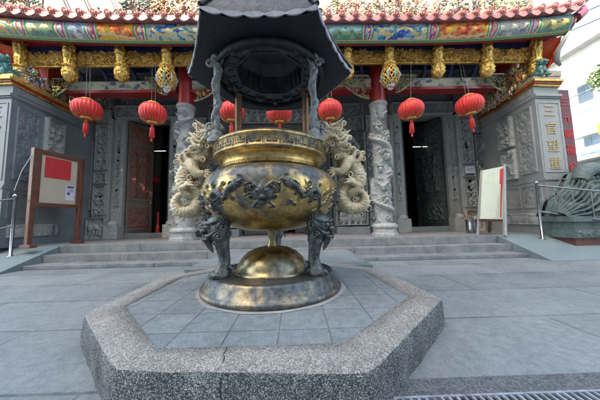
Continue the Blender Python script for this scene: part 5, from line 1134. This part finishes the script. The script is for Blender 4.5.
# ------------------------------------------------------------------ right-hand buildings, tree, wires
def house(name, label, x0, x1, y0, y1, h, floors, slabz, loc):
    t = thing(name, label, 'building', loc)
    q = MB(); q.box(x0, x1, y0, y1, 0, h); build(q, 'wall', 'white', t)
    q = MB(); q.box(x0 - .7, x1 + .3, y0 - .3, y1 + .3, h, h + .28); build(q, 'roof_slab', 'concrete', t)
    for z in slabz: q = MB(); q.box(x0 - .9, x0 - .004, y0, y1, z, z + .14); build(q, 'canopy_slab', 'white', t)
    return t
hb = house('apartment_building', 'white plastered building with small windows beyond the right pier', 22, 34, -4, 34, 13.2, 4, (4.6, 8.55), (22, 14, 0))
for z in (9.1, 5.2, 1.6):
    for y in (-2, 1.6, 5.0, 8.4, 10.2, 13.2, 16.4, 20, 24, 28):
        q = MB(); q.box(21.95, 21.995, y, y + .95, z, z + 1.35); wf = build(q, 'window', 'frame', hb)
        q = MB(); q.box(21.925, 21.945, y + .06, y + .46, z + .07, z + 1.28); q.box(21.925, 21.945, y + .50, y + .90, z + .07, z + 1.28); build(q, 'pane', 'glass', wf)
        q = MB(); q.box(21.85, 21.94, y - .08, y + 1.03, z - .08, z - .004); build(q, 'sill', 'white', wf); q = MB(); q.box(21.6, 21.994, y - .08, y + 1.03, z + 1.42, z + 1.5); build(q, 'window_hood', 'white', wf)
for y, z in ((11.6, 9.3), (15.6, 9.0), (12.0, 5.4), (6.6, 9.2)):
    q = MB(); q.box(21.55, 21.99, y, y + .8, z, z + .6); ac = build(q, 'air_conditioner', 'frame', hb, bevel=.02); q = MB(); q.lathe([(.24, 0), (.24, .02), (.02, .03)], (0, 0, 0), 20)
    V = q.v[0].copy(); q.v = [np.stack([21.548 - v[:, 2], y + .35 + v[:, 0], z + .3 + v[:, 1]], 1) for v in q.v]; build(q, 'fan', 'dark', ac)
for z in (0.02, 9.9, 6.55): 
    q = MB(); q.box(21.9, 21.996, -4, 34, z, z + .06) if z > 1 else q.box(21.9, 21.996, -4, 34, 0, .5); build(q, 'string_course', 'concrete', hb)
q = MB()
for y in (7.9, 12.3, 18.8): q.tube([(21.93, y, 0), (21.93, y, 13.1)], .05, 8)
build(q, 'drain_pipe', 'frame', hb)
lo = thing('shed', 'low building with pale blue sheet awning below the white building', 'building', (17, 9, 0))
q = MB(); q.box(17.5, 21.3, 3, 16, 0, 3.6); build(q, 'wall', 'white', lo)
q = MB(); q.add([(16.3, 2.5, 4.1), (16.3, 16.5, 4.1), (21.2, 16.5, 5.6), (21.2, 2.5, 5.6), (16.3, 2.5, 4.05), (16.3, 16.5, 4.05), (21.2, 16.5, 5.55), (21.2, 2.5, 5.55)], [(0, 1, 2, 3), (7, 6, 5, 4), (0, 4, 5, 1), (1, 5, 6, 2), (2, 6, 7, 3), (3, 7, 4, 0)])
for k in range(36): y = 2.6 + k * .39; q.tube([(16.3, y, 4.12), (21.2, y, 5.62)], .03, 5)
build(q, 'awning', 'awn', lo)
for y0, y1 in ((8.6, 10.2), (5.2, 6.8)): q = MB(); q.box(17.44, 17.49, y0, y1, 1.0, 3.0); build(q, 'window', 'glass', lo)
ys = thing('yellow_sign', 'small yellow sign board above the stone beast at the right edge', 'sign', (13.4, 7.0, 0))
q = MB(); q.box(13.3, 14.2, 6.98, 7.05, 4.25, 4.7); build(q, 'board', 'yellow', ys); q = MB(); q.tube([(14.22, 7.02, 0), (14.22, 7.02, 4.9)], .05, 8); build(q, 'post', 'awn', ys)
def tree(label, x, y, z0, z1, R, seed, nleaf=5200):
    rng = random.Random(seed); t = thing('tree', label, 'tree', (x, y, 0)); q = MB()
    q.tube([(x, y, 0), (x + .1, y, z0 * .5), (x, y + .1, z0), (x + .1, y, (z0 + z1) / 2)], [.22, .17, .13, .06], 10); cl = []
    for k in range(16):
        a = rng.uniform(0, 6.28); e = np.array([x + math.cos(a) * R * rng.uniform(.3, .9), y + math.sin(a) * R * rng.uniform(.3, .9), rng.uniform(z0 + .3, z1 - .3)]); q.tube([(x, y, z0 * .9), ((x + e[0]) / 2, (y + e[1]) / 2, (z0 + e[2]) / 2 + .2), e], [.07, .045, .015], 6); cl.append((e, rng.uniform(.45, .95)))
    build(q, 'trunk', 'bark', t)
    V = []; F = []
    for i in range(nleaf):
        c, r = rng.choice(cl); v_ = np.array([rng.gauss(0, 1) for _ in range(3)]); v_ = v_ / np.linalg.norm(v_) * r * rng.random() ** .4; p = c + v_ * (1, 1, .7); s = rng.uniform(.05, .11)
        a = np.array([rng.gauss(0, 1) for _ in range(3)]); a /= np.linalg.norm(a); b = np.cross(a, [rng.gauss(0, 1) for _ in range(3)]); b /= np.linalg.norm(b); k = len(V); V += [p - a * s, p + b * s * .45, p + a * s, p - b * s * .45]; F.append((k, k + 1, k + 2, k + 3))
    q = MB(); q.add(V, F); build(q, 'crown', 'leaf', t)
tree('small yellow-green tree in front of the white building at the right edge', 14.9, 6.3, 5.4, 7.9, 1.45, 3, 11000)
q = MB()
for dz, dx in ((0, 0), (.5, .3)):
    pts = [np.array([9.5, 6.0, 7.4 + dz]) + (np.array([24, 2, 13.5 + dz]) - np.array([9.5, 6.0, 7.4 + dz])) * u - np.array([0, 0, 2.0 * u * (1 - u)]) for u in np.linspace(0, 1, 20)]; q.tube(pts, .02, 5)
build(q, 'power_cable', 'cord', None, 'thin dark cables strung between the temple and the white building', 'cable', loc=(15, 4, 9))
# building across the square behind the photographer (shades the forecourt)
bb = thing('apartment_building', 'plain concrete building across the square whose roof edge shades the forecourt', 'building', (0, -15, 0))
q = MB(); q.box(-26, 16, -24, -14, 0, 24.7); build(q, 'wall', 'concrete', bb)
for i in range(12):
    for j in range(5):
        q = MB(); q.box(-24.5 + i * 3.4, -22.9 + i * 3.4, -14, -13.94, 1.4 + j * 3.6, 3.2 + j * 3.6); build(q, 'window', 'glass', bb)
q = MB(); q.box(-26.3, 16.3, -24.3, -13.7, 24.7, 25.0); build(q, 'roof_slab', 'concrete', bb)
